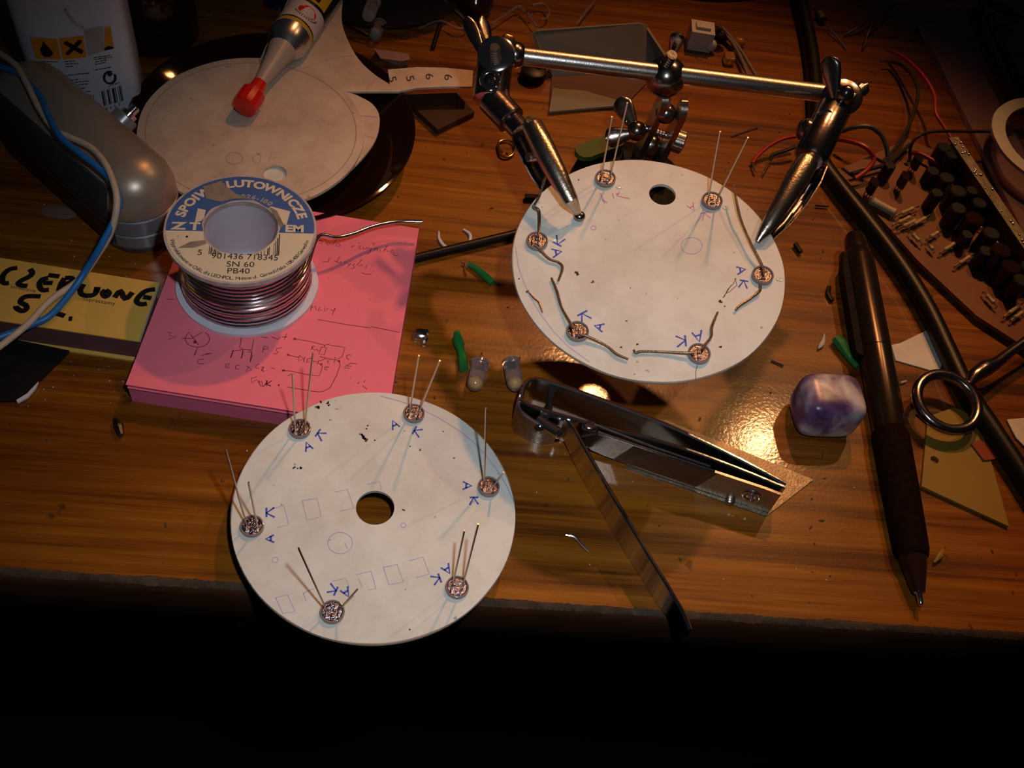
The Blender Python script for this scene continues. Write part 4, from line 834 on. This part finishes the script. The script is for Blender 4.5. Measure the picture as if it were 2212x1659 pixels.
b = MB(); b.tube([fpnt(.02, 12.6, .4), fpnt(.35, 12.5, 1.4), fpnt(.62, 12.4, 1.6)], .45, 8); b.tube([fpnt(.05, 11.9, 1.9), fpnt(.4, 11.8, 2.1), fpnt(.65, 11.7, 2.1)], .35, 8); b.build('spine_ridge', CHROME, cl)
b = MB(); b.torus(fpnt(.87, 6, 2.4), 2.3, .45, nf, 28, 8); b.torus(fpnt(.87, 6, 2.4), 1.1, .35, nf, 20, 8); b.build('rivet', CHROME, cl)
b = MB(); b.ball(fpnt(.79, .9, 2.6), (1.4, 1.4, .9)); b.build('cleaner_tab', STEEL, cl)
b = MB(); b.ball(P(1276, 922, 12), (2.6, 1.6, 1.0), n=8); b.build('stud', CHROME, cl)
b = MB(); pn0, pn1 = P(1160, 905, 9), P(1208, 936, 9); cyl(b, pn0, pn1, 1.6); b.ball(P(1166, 922, 8), 2.0, n=8); b.ball(P(1205, 936, 8), 1.7, n=8); b.tube([P(1190, 845, 9), P(1185, 890, 9)], 1.0, 8); b.build('pivot_pin', CHROME, cl)
lev = [P(x, y, 11.5) for x, y in ((1175, 892), (1212, 895), (1238, 920), (1262, 962), (1320, 1062), (1385, 1168), (1445, 1262), (1480, 1315), (1499, 1350))]
strip(MB(), sm(lev, 5), [6, 4, 1.5, .3, .3, .3, 1.0, 2.0], [11, 11.5, 11.5, 11.5, 11.5, 11.0, 10, 8.6], 1.2).build('lever', CHROME, cl)
MB().slab([P(*q, .5) for q in ((1412, 903), (1440, 908), (1600, 972), (1757, 1036), (1655, 1115), (1350, 1010))], .5).build('thin_blade', mat('scratched_blade', (.24, .19, .14), .42, .85, noise=.5, nscale=400, bump=.3, bscale=1500), smooth=False, label='thin pointed steel blade lying flat under the nail clipper', cat='blade')

# ================================================================ STONE
cst = P(1787, 876, 8); MB().ball(cst, (9.6, 8.0, 8.0), Matrix.Rotation(.25, 3, 'Z') @ Matrix.Rotation(.12, 3, 'X') and A3(Matrix.Rotation(.06, 3, 'Z')), n=28, e=.46).build('amethyst_stone', STONE,
    label='polished purple and white amethyst cube with rounded corners beside the pen', cat='stone', ang=80)

# ================================================================ PEN
pe = thing('pen', 'dark bronze ballpoint pen with a black ribbed grip pointing toward the viewer', 'pen', P(1910, 850, 0))
e0, e1_ = P(1846, 512, 6.2), P(1990, 1308, 3.5); pa = nrm(e1_ - e0); PL = np.linalg.norm(e1_ - e0)
def pt(px, py): return (P(px, py, 6) - e0) @ pa
t1, t2, t3, t4, t5 = pt(1850, 545), pt(1912, 760), pt(1940, 932), pt(1978, 1195), pt(1986, 1275)
MB().lathe(e0, pa, [(-1.2, 1.5), (-.6, 2.9), (1, 3.6), (t1, 4.2), (t1 + .3, 4.5), (t1 + 4, 5.0), (t2 - .4, 5.2), (t2 - .3, 4.9)], 32).build('upper_barrel', PENM, pe)
MB().lathe(e0, pa, [(t2 - .3, 5.0), (t2, 5.25), (t3 - 1, 5.0), (t3, 4.7)], 32).build('lower_barrel', PENM, pe)
MB().lathe(e0, pa, [(t3 - .6, 4.8), (t3 + .2, 5.2), (t3 + 2, 5.5), ((t3 + t4) / 2, 5.3), (t4 - 2, 4.9), (t4, 4.4)], 32).build('grip', PENG, pe)
MB().lathe(e0, pa, [(t4 - .2, 3.9), (t4 + 3, 3.4), (t5 - 3, 2.3), (t5 - .5, 1.7)], 24).build('tip_cone', CHROME if False else BRNG, pe)
MB().lathe(e0, pa, [(t5 - 3, 1.7), (t5 - .4, 1.35), (t5, .9), (PL - .6, .7), (PL, .35)], 16).build('metal_tip', CHROME, pe)
b = MB(); sd = nrm(np.cross(pa, nz)); sd = sd if sd[0] < 0 else -sd
b.loft([[e0 + pa * t + sd * (x + k) + A3([0, 0, z]) for x, z in ((4.2, -2), (6.9, -2), (7.1, 1.6), (4.4, 1.6))] for t, k in ((t1 + 2, -2.2), (t1 + 5, -.6), (t1 + 12, 0), (t2 - 2, .2), (t2 + 2, .1), (t2 + 3, -.9))]); b.build('clip', mat('matt_black_clip', (.006, .004, .004), .7, spec=.15), pe)

# ================================================================ HEMOSTAT RING, CARDS, CABLE
sn = thing('scissor_handle', 'steel scissor finger ring with its arm, lying across the right side scraps', 'scissors', P(2047, 870, 0))
rn = nrm([.0, -.12, 1]); rc = P(2046, 868, 7); b = MB()
b.torus(rc, 9.7, 1.7, rn, 56, 14, 1.0); b.build('finger_ring', DSTEEL, sn)
MB().tube(sm([P(2092, 832, 7.4), P(2106, 812, 7.8), P(2128, 796, 8), P(2150, 785, 8.5), P(2180, 762, 9), P(2240, 718, 10), P(2300, 670, 11)], 4), [1.2, 2.4, 2.8, 2.0, 1.6, 1.5, 1.5], 14).build('arm', DSTEEL, sn)
MB().slab([P(*q, .5) for q in ((1926, 745), (1945, 741), (2015, 707), (2043, 752), (2030, 801), (2012, 800), (1935, 778))], .4).build('paper_scrap', CARD, smooth=False, label='white angular paper scrap lying right of the pen barrel', cat='paper scrap')
b = MB(); hq = P(2019, 993, 1.2); oc = [P(*q, 1.2) for q in ((2005, 900), (1999, 960), (1991, 1050), (2060, 1082), (2180, 1137), (2136, 978), (2110, 900), (2060, 880))]
N = 32; cen = hq; an = np.linspace(0, 2 * math.pi, N, endpoint=False); outer = []
def poly_hit(poly, c, a):
    d = A3([math.cos(a), math.sin(a)]); best = 1e9
    for i in range(len(poly)):
        p_, q = poly[i][:2] - c[:2], poly[(i + 1) % len(poly)][:2] - c[:2]; e = q - p_; den = d[0] * e[1] - d[1] * e[0]
        if abs(den) < 1e-9: continue
        t = (p_[0] * e[1] - p_[1] * e[0]) / den; u1 = (p_[0] * d[1] - p_[1] * d[0]) / den
        if t > 0 and -1e-6 <= u1 <= 1 + 1e-6: best = min(best, t)
    return best
cang = [math.atan2(*(q - cen)[[1, 0]]) % (2 * math.pi) for q in oc]; an = sorted(list(an) + cang)
o_ = [A3([cen[0] + poly_hit(oc, cen, a) * math.cos(a), cen[1] + poly_hit(oc, cen, a) * math.sin(a), 1.2]) for a in an]; i_ = [cen + 1.3 * A3([math.cos(a), math.sin(a), 0]) for a in an]; dz = A3([0, 0, 1.])
b.loft([i_, o_, [q - dz for q in o_], [q - dz for q in i_], i_], caps=False); b.build('olive_card', OLIVE, smooth=False, label='olive yellow card with a round hole, in front of the steel ring', cat='card')
b = MB(); b.loft([[P(x, y, 1.4) for x, y in ((1, 1),)]] * 0 or [[P(2098, 958, 1.3), P(2115, 950, 1.3), P(2160, 968, 1.3), P(2165, 990, 1.3), P(2125, 994, 1.3)], [P(2098, 958, 1.8), P(2115, 950, 1.8), P(2160, 968, 1.8), P(2165, 990, 1.8), P(2125, 994, 1.8)]]); b.build('red_paper_scrap', REDCARD, smooth=False, label='red brown paper scrap resting on the olive card', cat='paper scrap')
MB().slab([P(*q, .8) for q in ((2175, 906), (2240, 900), (2250, 990), (2212, 962), (2195, 945))], .5).build('paper_scrap', CARD, smooth=False, label='white paper scrap at the right edge behind the cable', cat='paper scrap')
MB().slab([P(*q, .6) for q in ((1980, 894), (2015, 889), (2068, 893), (2095, 912), (2050, 922), (2000, 912))], .6).build('black_foil', BLACK, smooth=False, label='crumpled black foil flake seen inside the steel ring', cat='scrap')
cab = [(1718, -40), (1738, 40), (1752, 110), (1760, 180), (1764, 260), (1772, 340), (1812, 402), (1880, 488), (1950, 582), (2005, 672), (2048, 762), (2090, 850), (2140, 925), (2190, 1000), (2260, 1110)]
MB().tube(sm([P(x, y, 3.3) for x, y in cab], 6), [3.1, 3.1, 3.1, 3.2, 3.2, 3.3, 3.3], 18).build('black_cable', RUBBER, label='thick black cable curving behind the right clip down to the right edge', cat='cable')
MB().tube([P(872, 566, 1.7), P(905, 556, 1.6), P(1000, 533, 1.6), P(1115, 505, 1.6), P(1180, 490, 1.6)], 1.55, 14).build('black_cable', RUBBER, label='thin straight black cable running from the pink pad under the raised disc', cat='cable')

# ================================================================ CIRCUIT BOARD
pcb = thing('circuit_board', 'brown circuit board crowded with small parts and loose wires at the right', 'circuit board', P(2020, 500, 0))
pcz = 3.0; bc_ = [(1809, 367), (1962, 300), (2041, 334), (2300, 715), (2330, 860), (2212, 748), (2110, 682), (1985, 565), (1870, 435)]
MB().slab([P(x, y, pcz) for x, y in bc_], 1.6).build('board', BROWNPCB, pcb, smooth=False)
ra, rb_ = P(2041, 336, pcz), P(2330, 770, pcz); rd = nrm(rb_ - ra); b = MB()
for k in range(2): b.box((ra + rb_) / 2 + A3([0, 0, 4.5]) + np.cross(rd, nz) * (k * 0), (np.linalg.norm(rb_ - ra), 1.2, 9), np.c_[rd, np.cross(nz, rd), nz]) if k == 0 else None
b.box((ra + rb_) / 2 + A3([0, 0, 9]) + np.cross(rd, nz) * 1.5, (np.linalg.norm(rb_ - ra), 4.2, .8), np.c_[rd, np.cross(nz, rd), nz]); b.build('heat_sink', mat('dull_tinned_rail', (.20, .17, .12), .55, .7, noise=.6, nscale=250, bump=.6), pcb, smooth=False)
def resistor(p0, p1, r=1.0):
    p0, p1 = A3(p0), A3(p1); L = np.linalg.norm(p1 - p0); a = (p1 - p0)
    t = MB().lathe(p0 + a * .22, a, [(0, r * .5), (L * .04, r), (L * .12, r * 1.05), (L * .16, r * .85), (L * .4, r * .85), (L * .44, r * 1.05), (L * .52, r), (L * .56, r * .5)], 12).build('resistor', RESI, pcb)
    MB().tube(sm([p0 - A3([0, 0, 1]), p0, p0 + a * .25, p0 + a * .75, p1, p1 - A3([0, 0, 1])], 3), .28, 6).build('resistor_lead', LEAD, t)
Z = zoom(1780, 280, 3.77); q3 = lambda x, y, z: P(*Z((x, y))[0], z)
for x0, y0, x1, y1 in ((590, 700, 770, 620), (565, 775, 745, 690), (605, 805, 790, 720), (700, 790, 865, 695), (960, 520, 1060, 480), (990, 580, 1110, 505), (840, 890, 955, 820), (950, 1000, 1095, 905), (1070, 1110, 1220, 1010), (700, 830, 800, 930), (850, 930, 900, 990), (1050, 770, 1140, 690), (1470, 1520, 1620, 1410), (1525, 1550, 1640, 1470), (970, 400, 1020, 440), (1300, 1320, 1410, 1440), (1180, 740, 1290, 800), (1370, 880, 1440, 960)):
    resistor(q3(x0, y0, 5), q3(x1, y1, 5), .75)
t = MB().lathe(q3(370, 570, 5), q3(500, 640, 5) - q3(370, 570, 5), [(0, .8), (.5, 1.7), (3, 1.5), (8, 1.5), (10, 1.7), (10.6, .8)], 14).build('resistor', RESI, pcb)
MB().tube(sm([q3(520, 645, 5), q3(548, 665, 5), q3(552, 700, 4), q3(535, 735, 3)], 4), .28, 6).build('resistor_lead', LEAD, t)
for x, y, r, h in ((475, 400, 2.2, 7), (905, 270, 3.0, 8), (960, 330, 2.6, 8), (840, 640, 2.4, 8), (1000, 640, 3.2, 9), (1120, 620, 2.4, 8), (930, 500, 3, 7), (1180, 720, 2.8, 8), (1000, 780, 3, 9), (1130, 860, 3.4, 9), (1260, 980, 3.2, 9), (1330, 1130, 3.4, 10), (1420, 1250, 3.4, 9), (1500, 1360, 3, 9), (1230, 1110, 2.6, 8), (1560, 1250, 3, 9), (1090, 960, 2.2, 7), (830, 430, 2.6, 6)):
    c = q3(x, y, pcz); MB().lathe(c, nz, [(0, r), (h - .4, r), (h, r * .85), (h, .2)], 18).build('capacitor', BLACK if r != 3.4 else BRNG, pcb)
for x, y in ((620, 450), (370, 500), (730, 300)):
    c = q3(x, y, pcz + 3); MB().lathe(c, nz, [(0, 2.6), (4.6, 2.6)], 16, .55, None).build('transistor', BRNG, pcb)
    b = MB()
    for k in (-1, 0, 1): b.tube([c + A3([k * 1.2, 0, 0]), c + A3([k * 1.2, 0, -3])], .25, 5)
    b.build('transistor_legs', LEAD, pcb)
b = MB(); rs2 = random.Random(11)
for i in range(60):
    t = rs2.random(); q = ra + (rb_ - ra) * t + np.cross(rd, nz) * rs2.uniform(0, 3) + A3([0, 0, 9.6]); b.ball(q, rs2.uniform(.2, .55), n=4)
b.build('solder_blobs', SOLDER, pcb)
def wire(name, pts, z, r, m, label, tip=None):
    zs = z if hasattr(z, '__len__') else [z] * len(pts); zs = np.interp(np.linspace(0, 1, len(pts)), np.linspace(0, 1, len(zs)), zs)
    o = MB().tube(sm([P(x, y, zz) for (x, y), zz in zip(pts, zs)], 6), r, 8).build(name, m, pcb)
    if tip:
        en = 0 if (pts[0][0] - tip[0]) ** 2 + (pts[0][1] - tip[1]) ** 2 < (pts[-1][0] - tip[0]) ** 2 + (pts[-1][1] - tip[1]) ** 2 else -1
        MB().tube([P(*pts[en], zs[en]), P(*tip, zs[en])], r * .5, 6).build('bare_end', SOLDER, o)
wire('red_wire', [(1925, 111), (1955, 126), (1995, 165), (2018, 205), (2022, 245), (2040, 275), (2065, 320), (2055, 352)], [4, 12, 10, 6], .7, RED_W, '', (1908, 110))
wire('black_wire', [(1925, 133), (1950, 142), (1975, 170), (1983, 205), (1972, 250), (1950, 295), (1930, 325), (1905, 350)], [3, 10, 8, 5], .7, BLK_W, '', (1908, 133))
wire('black_wire', [(1965, 345), (1968, 315), (1985, 294), (2020, 284), (2100, 284), (2175, 284)], [5, 12, 12, 10], .6, BLK_W, '')
wire('red_wire', [(1800, 300), (1835, 305), (1870, 318), (1888, 342), (1875, 365), (1848, 386)], [8, 14, 10, 6], .9, RED_W, '')
wire('grey_wire', [(1818, 284), (1845, 275), (1878, 274), (1903, 292), (1915, 318), (1918, 345)], [8, 14, 10, 5], .9, mat('blue_grey_insulation', (.05, .06, .07), .45), '')
wire('red_wire', [(1965, 330), (1990, 333), (2030, 355)], 6, .8, RED_W, '')
wire('red_wire', [(1720, 294), (1690, 300), (1660, 316), (1635, 338), (1625, 352)], [6, 6, 3, 1.5], .8, RED_W, '', (1632, 372))
wire('black_wire', [(1720, 316), (1695, 326), (1670, 334), (1664, 346)], [5, 4, 2], .7, BLK_W, '', (1650, 372))
wire('black_wire', [(1840, 375), (1880, 365), (1920, 352), (1945, 330), (1965, 312)], 5.5, .8, BLK_W, '')

# ================================================================ RIGHT BACK
MB().slab([P(*q, 2.4) for q in ((1985, 48), (2000, 45), (2062, 54), (2078, 68), (2320, 530), (2240, 560))], 2.0).build('clear_ruler', RULER, smooth=False, label='smoky see-through plastic ruler lying behind the circuit board', cat='ruler')
q = P(2292, 312, 12); Ro = np.linalg.norm(P(2150, 300, 12) - q)
MB().plate_hole(q, Ro, q + A3([.8, 0, 0]), Ro - 4.6, nz, 1.2, .1).build('white_card_ring', CARD, label='white card ring cut off by the right edge of the picture', cat='card ring')
MB().tube([P(2120, 0, 4), P(2150, 70, 4), P(2180, 135, 4), P(2225, 225, 4)], [1.5, 1.8, 2.0, 2.6], 14).build('black_stick', BLACK, label='black stick leaning toward the card ring at the back right', cat='stick')
b = MB(); s0_, s1_ = P(2115, -12, 4), P(2205, 42, 4); b.tube([s0_, s1_], 1.9, 14)
for i in range(18): b.torus(s0_ + (s1_ - s0_) * i / 18, 1.9, .4, s1_ - s0_, 16, 6)
b.build('threaded_rod', mat('dark_brass_thread', (.10, .08, .03), .3, .8), label='dark threaded rod at the back right corner', cat='rod')
r1 = thing('resistor', 'single resistor with bent legs on the wood right of the thick cable', 'resistor', P(1778, 45, 0))
MB().lathe(P(1768, 28, 2), P(1790, 60, 2) - P(1768, 28, 2), [(0, .8), (.6, 1.8), (3, 1.6), (5, 1.9), (5.6, .8)], 14).build('body', GREYP, r1)
MB().tube([P(1790, 60, 2), P(1812, 85, 1.2), P(1828, 106, .6)], .3, 6).build('lead', LEAD, r1); MB().tube([P(1768, 28, 2), P(1760, 15, .6)], .3, 6).build('lead', LEAD, r1)
MB().tube(sm([P(1940, 5, 3), P(1905, 35, 4), P(1880, 60, 4), P(1868, 95, 1.2), P(1863, 108, .6)], 5), .5, 6).build('brown_wire', BLK_W, label='thin dark wire curving down from the back edge left of the ruler', cat='wire')
MB().tube(sm([P(1890, 35, 3), P(1860, 55, 3), P(1825, 76, .8)], 5), .45, 6).build('brown_wire', BLK_W, label='thin dark wire end crossing beside the single resistor', cat='wire')
lb_ = P(1490, 36, 0) + A3([6, 60 + 16.5, 0]); MB().lathe(lb_, nz, [(0, 57), (0, 59.5), (4, 60), (18, 58), (22, 52), (23, 6), (60, 5)], 72).build('round_black_base', BLACK, label='large round black base at the top edge, throwing a shadow over the white connector', cat='lamp base')

# connector
cn = thing('white_connector', 'small white plug connector with grey wires and a blackened end', 'connector', P(1515, 80, 0))
cx_ = nrm(P(1560, 75, 0) - P(1480, 62, 0)); cy_ = np.cross(nz, cx_); Mx = np.c_[cx_, cy_, nz]; cc_ = P(1513, 78, 4.5)
MB().box(cc_, (9.5, 8.5, 8.5), Mx).build('housing', WCONN, cn, smooth=False)
MB().box(cc_ + A3([0, 0, 4.8]) - cy_ * 0, (6, 4, 1.2), Mx).build('latch', WCONN, cn, smooth=False)
b = MB(); b.ball(P(1535, 98, 3), (2.6, 2.2, 2.6), n=8); b.build('boss', WCONN, cn)
b = MB(); b.ball(P(1538, 68, 5), (4.2, 2.6, 2.6), n=8); b.ball(P(1556, 82, 4), (3, 2.6, 2.4), n=8); b.build('burnt_end', IRON, cn)
for pts in (((1552, 66), (1575, 84), (1590, 105), (1605, 135), (1618, 170)), ((1560, 60), (1582, 85), (1602, 112), (1622, 145), (1640, 175))): MB().tube(sm([P(x, y, 3) for x, y in pts], 5), .75, 8).build('wire', mat('grey_insulation', (.16, .13, .10), .5), cn)
MB().ball(P(1596, 92, 2), (2.8, 2, 2.2), n=10).build('loose_led', mat('amber_epoxy', (.7, .35, .1), .08, trans=.7), label='amber clear LED stub behind the grey connector wires', cat='led')
MB().ball(P(1575, 126, 1.8), (2.3, 2.8, 1.8), n=10, e=.4).build('loose_led', mat('amber_epoxy', (.7, .35, .1), .08, trans=.7), label='square clear LED stub in front of the grey connector wires', cat='led')

# ================================================================ GREY TRAY
gtr = thing('grey_tray', 'open grey plastic tray behind the steel cross bar', 'tray', P(1290, 170, 0))
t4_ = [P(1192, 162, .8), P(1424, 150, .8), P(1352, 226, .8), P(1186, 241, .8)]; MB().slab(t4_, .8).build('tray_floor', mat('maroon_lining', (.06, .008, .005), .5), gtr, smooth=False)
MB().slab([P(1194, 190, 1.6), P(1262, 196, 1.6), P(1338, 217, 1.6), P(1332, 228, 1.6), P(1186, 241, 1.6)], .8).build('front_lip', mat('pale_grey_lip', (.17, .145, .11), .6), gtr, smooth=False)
MB().lathe(P(1150, 168, 0), nz, [(0, 4.5), (.5, 5), (4, 4.8), (4.6, 3.5)], 28).build('black_blob', RUBBER, label='low round black blob lying left of the grey tray under the cross bar', cat='rubber foot')  # plain low round black shape on the desk
def sheet3(b, pts, th): 
    n = nrm(np.cross(A3(pts[1]) - A3(pts[0]), A3(pts[2]) - A3(pts[0]))); return b.slab(pts, th, n)
bk = [P(1148, 70, 14), P(1160, 64, 15), P(1382, 48, 15), P(1396, 53, 14), t4_[1], t4_[0]]; b = MB(); sheet3(b, bk, 1.0); b.build('tray_back', GREYP, gtr, smooth=False)
b = MB(); sheet3(b, [P(1396, 53, 14), P(1442, 122, 9), t4_[1]], 1.0); b.build('tray_side', GREYP, gtr, smooth=False)
b = MB(); sheet3(b, [P(1148, 70, 14), t4_[0], P(1168, 128, 8)], 1.0); b.build('tray_side', GREYP, gtr, smooth=False)

# ================================================================ BACK LEFT / TOP
MB().lathe(P(335, 75, 0) * A3([1, 1, 0]), nz, [(0, 14), (2, 16), (22, 16), (30, 12), (34, 8)], 40).build('dark_jar', BRNG, label='dark round jar standing behind the white bottle', cat='jar')
b = MB(); b.lathe(P(602, 2, 0), nz, [(0, 6), (5, 6.4), (8, 5), (9, 1)], 28); b.build('blue_cap', mat('dark_blue_plastic', (.003, .006, .05), .25), label='dark blue cap at the top edge left of the glue tube', cat='bottle')  # only a small blue cap, no bottle under it
dc_ = P(812, -48, 0); Rd = np.linalg.norm(P(812, 57, 5) - A3([dc_[0], dc_[1], 5]))
MB().lathe(dc_ * A3([1, 1, 0]), nz, [(0, Rd * .7), (4.2, Rd), (5, Rd + .3), (5, Rd - .5), (1.2, Rd * .7), (1.0, .5)], 60).build('clear_dish', mat('black_gloss_dish', (.012, .008, .006), .06), label='black glossy dish holding clear LEDs at the top edge', cat='dish')
def loose_led(name, label, p_dome, p_fl, z, tips, r=2.5, phos=True, group=None):
    a, c = P(*p_dome, z), P(*p_fl, z); d = nrm(a - c); L = np.linalg.norm(a - c)
    t = thing(name, label, 'led', (a + c) / 2 * A3([1, 1, 0]) + A3([0, 0, z - r]), group)
    MB().lathe(c, d, [(0, r * 1.0), (.05, r * 1.16), (1.0, r * 1.16), (1.05, r), (L - r, r), (L - r * .5, r * .87), (L - r * .13, r * .5), (L, r * .08)], 24).build('lens', LENS, t)
    if phos: MB().ball(c + d * (L - r * 1.15), (r * .68, r * .68, r * .6), n=10).build('phosphor', PHOS, t)
    b = MB(); b.box(c + d * 2.0, (1.6, 1.0, 2.2), np.c_[np.cross(d, nz), nz, d]); b.build('lead_frame', INNARD, t)
    for q in tips: MB().tube([c + d * .6, P(*q, z + .3)], .26, 6).build('lead', SOLDER, t)
loose_led('led', 'loose clear LED with a short cut lead, left of its twin on the wood', (1023, 842), (1038, 783), 2.9, [(1041, 762)], group='loose LEDs between the discs')
loose_led('led', 'loose clear LED with both leads cut off, touching the nail clipper head', (1116, 843), (1104, 781), 2.9, [(1096, 774), (1124, 772)], group='loose LEDs between the discs')
loose_led('led', 'clear LED standing in the black glossy dish', (793, 42), (808, 2), 5, [], r=2.6, phos=False)
loose_led('led', 'clear LED lying against the rim of the black glossy dish', (806, 84), (822, 52), 3, [], r=2.4, phos=False)
b = MB(); b.tube([P(750, 53, 4), P(775, 64, 4), P(795, 76, 3)], .5, 6); b.build('bare_wire', SOLDER, label='short silver wire beside the black glossy dish', cat='wire')
MB().loft([[P(x, y, 0.05) for x, y in ((812, 112), (885, 126), (882, 140), (862, 144), (820, 132))], [P(x, y, 4) for x, y in ((808, 105), (882, 116), (886, 128), (868, 132), (822, 126))]]).build('grey_stone_stick', ERASER, smooth=False, label='short grey pink stone stick behind the numbered strip', cat='stick')
MB().tube([P(950, 55, 1), P(935, 104, 1)], .9, 12).build('heat_shrink', BLACK, label='small black sleeve tube lying behind the numbered strip', cat='tube')
MB().slab([P(*q, 2.5) for q in ((865, 205), (985, 200), (1025, 241), (946, 280))], 2.5).build('brown_tile', BROWNT, smooth=False, label='dark brown square tile beside the glass dish', cat='tile')
b = MB(); b.lathe(P(1025, 22, 0), nz, [(0, 6), (2, 7), (8, 7.5), (10, 6)], 24); b.build('small_jar', BRNG, label='small dark brown round jar at the top behind the left wing nut', cat='jar')
b = MB()
for pts in (((1062, 52), (1118, 15), (1135, 25), (1160, 58)), ((1150, 12), (1172, 8), (1186, 22), (1182, 38), (1170, 42)), ((1246, 52), (1268, 22), (1290, -5)), ((905, 62), (950, 45), (990, 62), (1010, 50), (960, 0)), ((1118, 15), (1145, 32), (1150, 30))): b.tube(sm([P(x, y, 3) for x, y in pts], 5), .45, 6)
b.build('clear_filament', CLEAR, label='tangled clear plastic filament behind the cross bar', cat='filament', kind='thing')

# ================================================================ SMALL SCRAPS
def scrap(name, label, cat, pts, r, m, z=None, n=8):
    rr = r if not hasattr(r, '__len__') else max(r); z = rr if z is None else z
    return MB().tube(sm([P(x, y, z) for x, y in pts], 4) if len(pts) > 2 else [P(x, y, z) for x, y in pts], r, n).build(name, m, label=label, cat=cat)
g = scrap('green_insulation', 'thin green wire sleeve with bare strands, in front of the thin black cable', 'sleeve', [(1012, 570), (1035, 585), (1065, 612)], [.7, 1.1, 1.2], GRN)
MB().tube([P(998, 566, 1), P(1014, 575, 1)], .4, 6).build('strand', SOLDER, g); MB().tube([P(1008, 560, 1.5), P(1004, 580, 1), P(1007, 596, .6)], .25, 6).build('strand', SOLDER, g)
scrap('green_insulation', 'dark green wire sleeve beside the left loose LED', 'sleeve', [(987, 718), (992, 745), (998, 768), (1002, 798)], [1.0, 1.7, 1.2, 1.4, 1.5], GRN)
scrap('green_insulation', 'green wire sleeve touching the left side of the pen', 'sleeve', [(1806, 730), (1818, 745), (1832, 768), (1852, 793)], [1.6, 2.0, 1.2, .9], GRN)
scrap('plastic_curl', 'curled white plastic shaving passing under the thin black cable', 'shaving', [(948, 500), (949, 516), (960, 531), (975, 537), (998, 534), (1014, 522), (1015, 506), (1001, 495)], [.25, .55, .5, .6, .5, .6, .3], SPOOLW, .6)
scrap('wire_coil', 'small brass coloured wire coil behind the left clip', 'coil', [(1075, 315), (1082, 335), (1100, 338), (1112, 325), (1108, 308), (1092, 302), (1077, 308), (1080, 325), (1098, 333)], .45, BRASS, 1)
scrap('wire_scrap', 'twisted bare wire scrap on the wood between the front disc and the lever', 'wire scrap', [(1222, 1156), (1240, 1160), (1256, 1177), (1272, 1192)], [.3, .5, .35, .3], SOLDER)
scrap('wire_scrap', 'tiny cut wire on the wood between the raised disc and the stone', 'wire scrap', [(1666, 779), (1692, 791)], .35, SOLDER)
scrap('wire_scrap', 'thin cut wire lying behind the raised disc near its tallest leads', 'wire scrap', [(1580, 295), (1606, 286), (1637, 276)], .32, SOLDER)
scrap('dark_flake', 'dark flake on the wood right of the right clip tip', 'flake', [(1718, 527), (1730, 545)], [.9, 1.3, .8], BLACK)
scrap('dark_flake', 'curved dark flake left of the pen clip', 'flake', [(1791, 620), (1789, 635), (1797, 650)], .8, BLACK)
scrap('dark_flake', 'thin dark flake under the right clip jaw', 'flake', [(1762, 444), (1790, 446)], [.4, .9, .3], BLACK)
scrap('dark_flake', 'black sleeve bit with a glint on the wood in front of the pink pad', 'flake', [(248, 905), (256, 920), (262, 940)], [.6, 1.3, .8], BLACK)
scrap('heat_shrink', 'black sleeve end poking out at the left rim of the raised disc', 'tube', [(1134, 426), (1172, 428)], 1.2, BLACK)
scrap('wood_sliver', 'cream sliver lying between the stone and the raised disc', 'sliver', [(1781, 722), (1777, 740), (1768, 753)], [.2, .6, .9, .2], WCONN)
scrap('wood_sliver', 'small cream sliver between the pen and the steel ring', 'sliver', [(1946, 827), (1958, 823)], [.4, .6, .3], WCONN)
scrap('husk', 'yellow green husk lying beside the pen tip', 'husk', [(2018, 1215), (2030, 1200), (2036, 1188)], [.3, 1.0, .4], OLIVE)
b = MB(); c = P(910, 722, 1)
b.ball(c, (2.6, 1.8, 1.2), n=6, e=.6); b.ball(P(898, 728, .7), (1.4, .8, .7), n=5); b.ball(P(917, 730, .8), (1.2, 2.2, .8), n=5)
b.build('solder_blob', SOLDER, smooth=True, label='shiny splash of solder on the wood beside the pink pad', cat='solder blob', ang=20)
b = MB(); rc_ = random.Random(21)
for i in range(230):
    x, y = rc_.uniform(0, 2212), rc_.uniform(20, 1330)
    q = P(x, y, 0)
    if q[1] < YE + 4: continue
    r = rc_.uniform(.12, .38); b.ball(q + A3([0, 0, r * .4]), (r * rc_.uniform(.8, 2.6), r, r * .6), A3(Matrix.Rotation(rc_.uniform(0, 3), 3, 'Z')), n=4)
b.build('crumbs', mat('dark_crumbs', (.05, .035, .02), .7, noise=.8, nscale=100), smooth=False, label='dark crumbs and solder dust strewn over the desk', cat='crumbs', kind='stuff')
b = MB()
for i in range(120):
    x, y = (rc_.uniform(60, 330), rc_.uniform(430, 880)) if i < 70 else (rc_.uniform(500, 1900), rc_.uniform(700, 1300)); q = P(x, y, 0)
    if q[1] < YE + 4: continue
    r = rc_.uniform(.08, .22); b.ball(q + A3([0, 0, r * .4]), r, n=4)
b.build('pale_dust', SPOOLW, smooth=False, label='tiny pale specks of dust on the desk', cat='dust', kind='stuff')
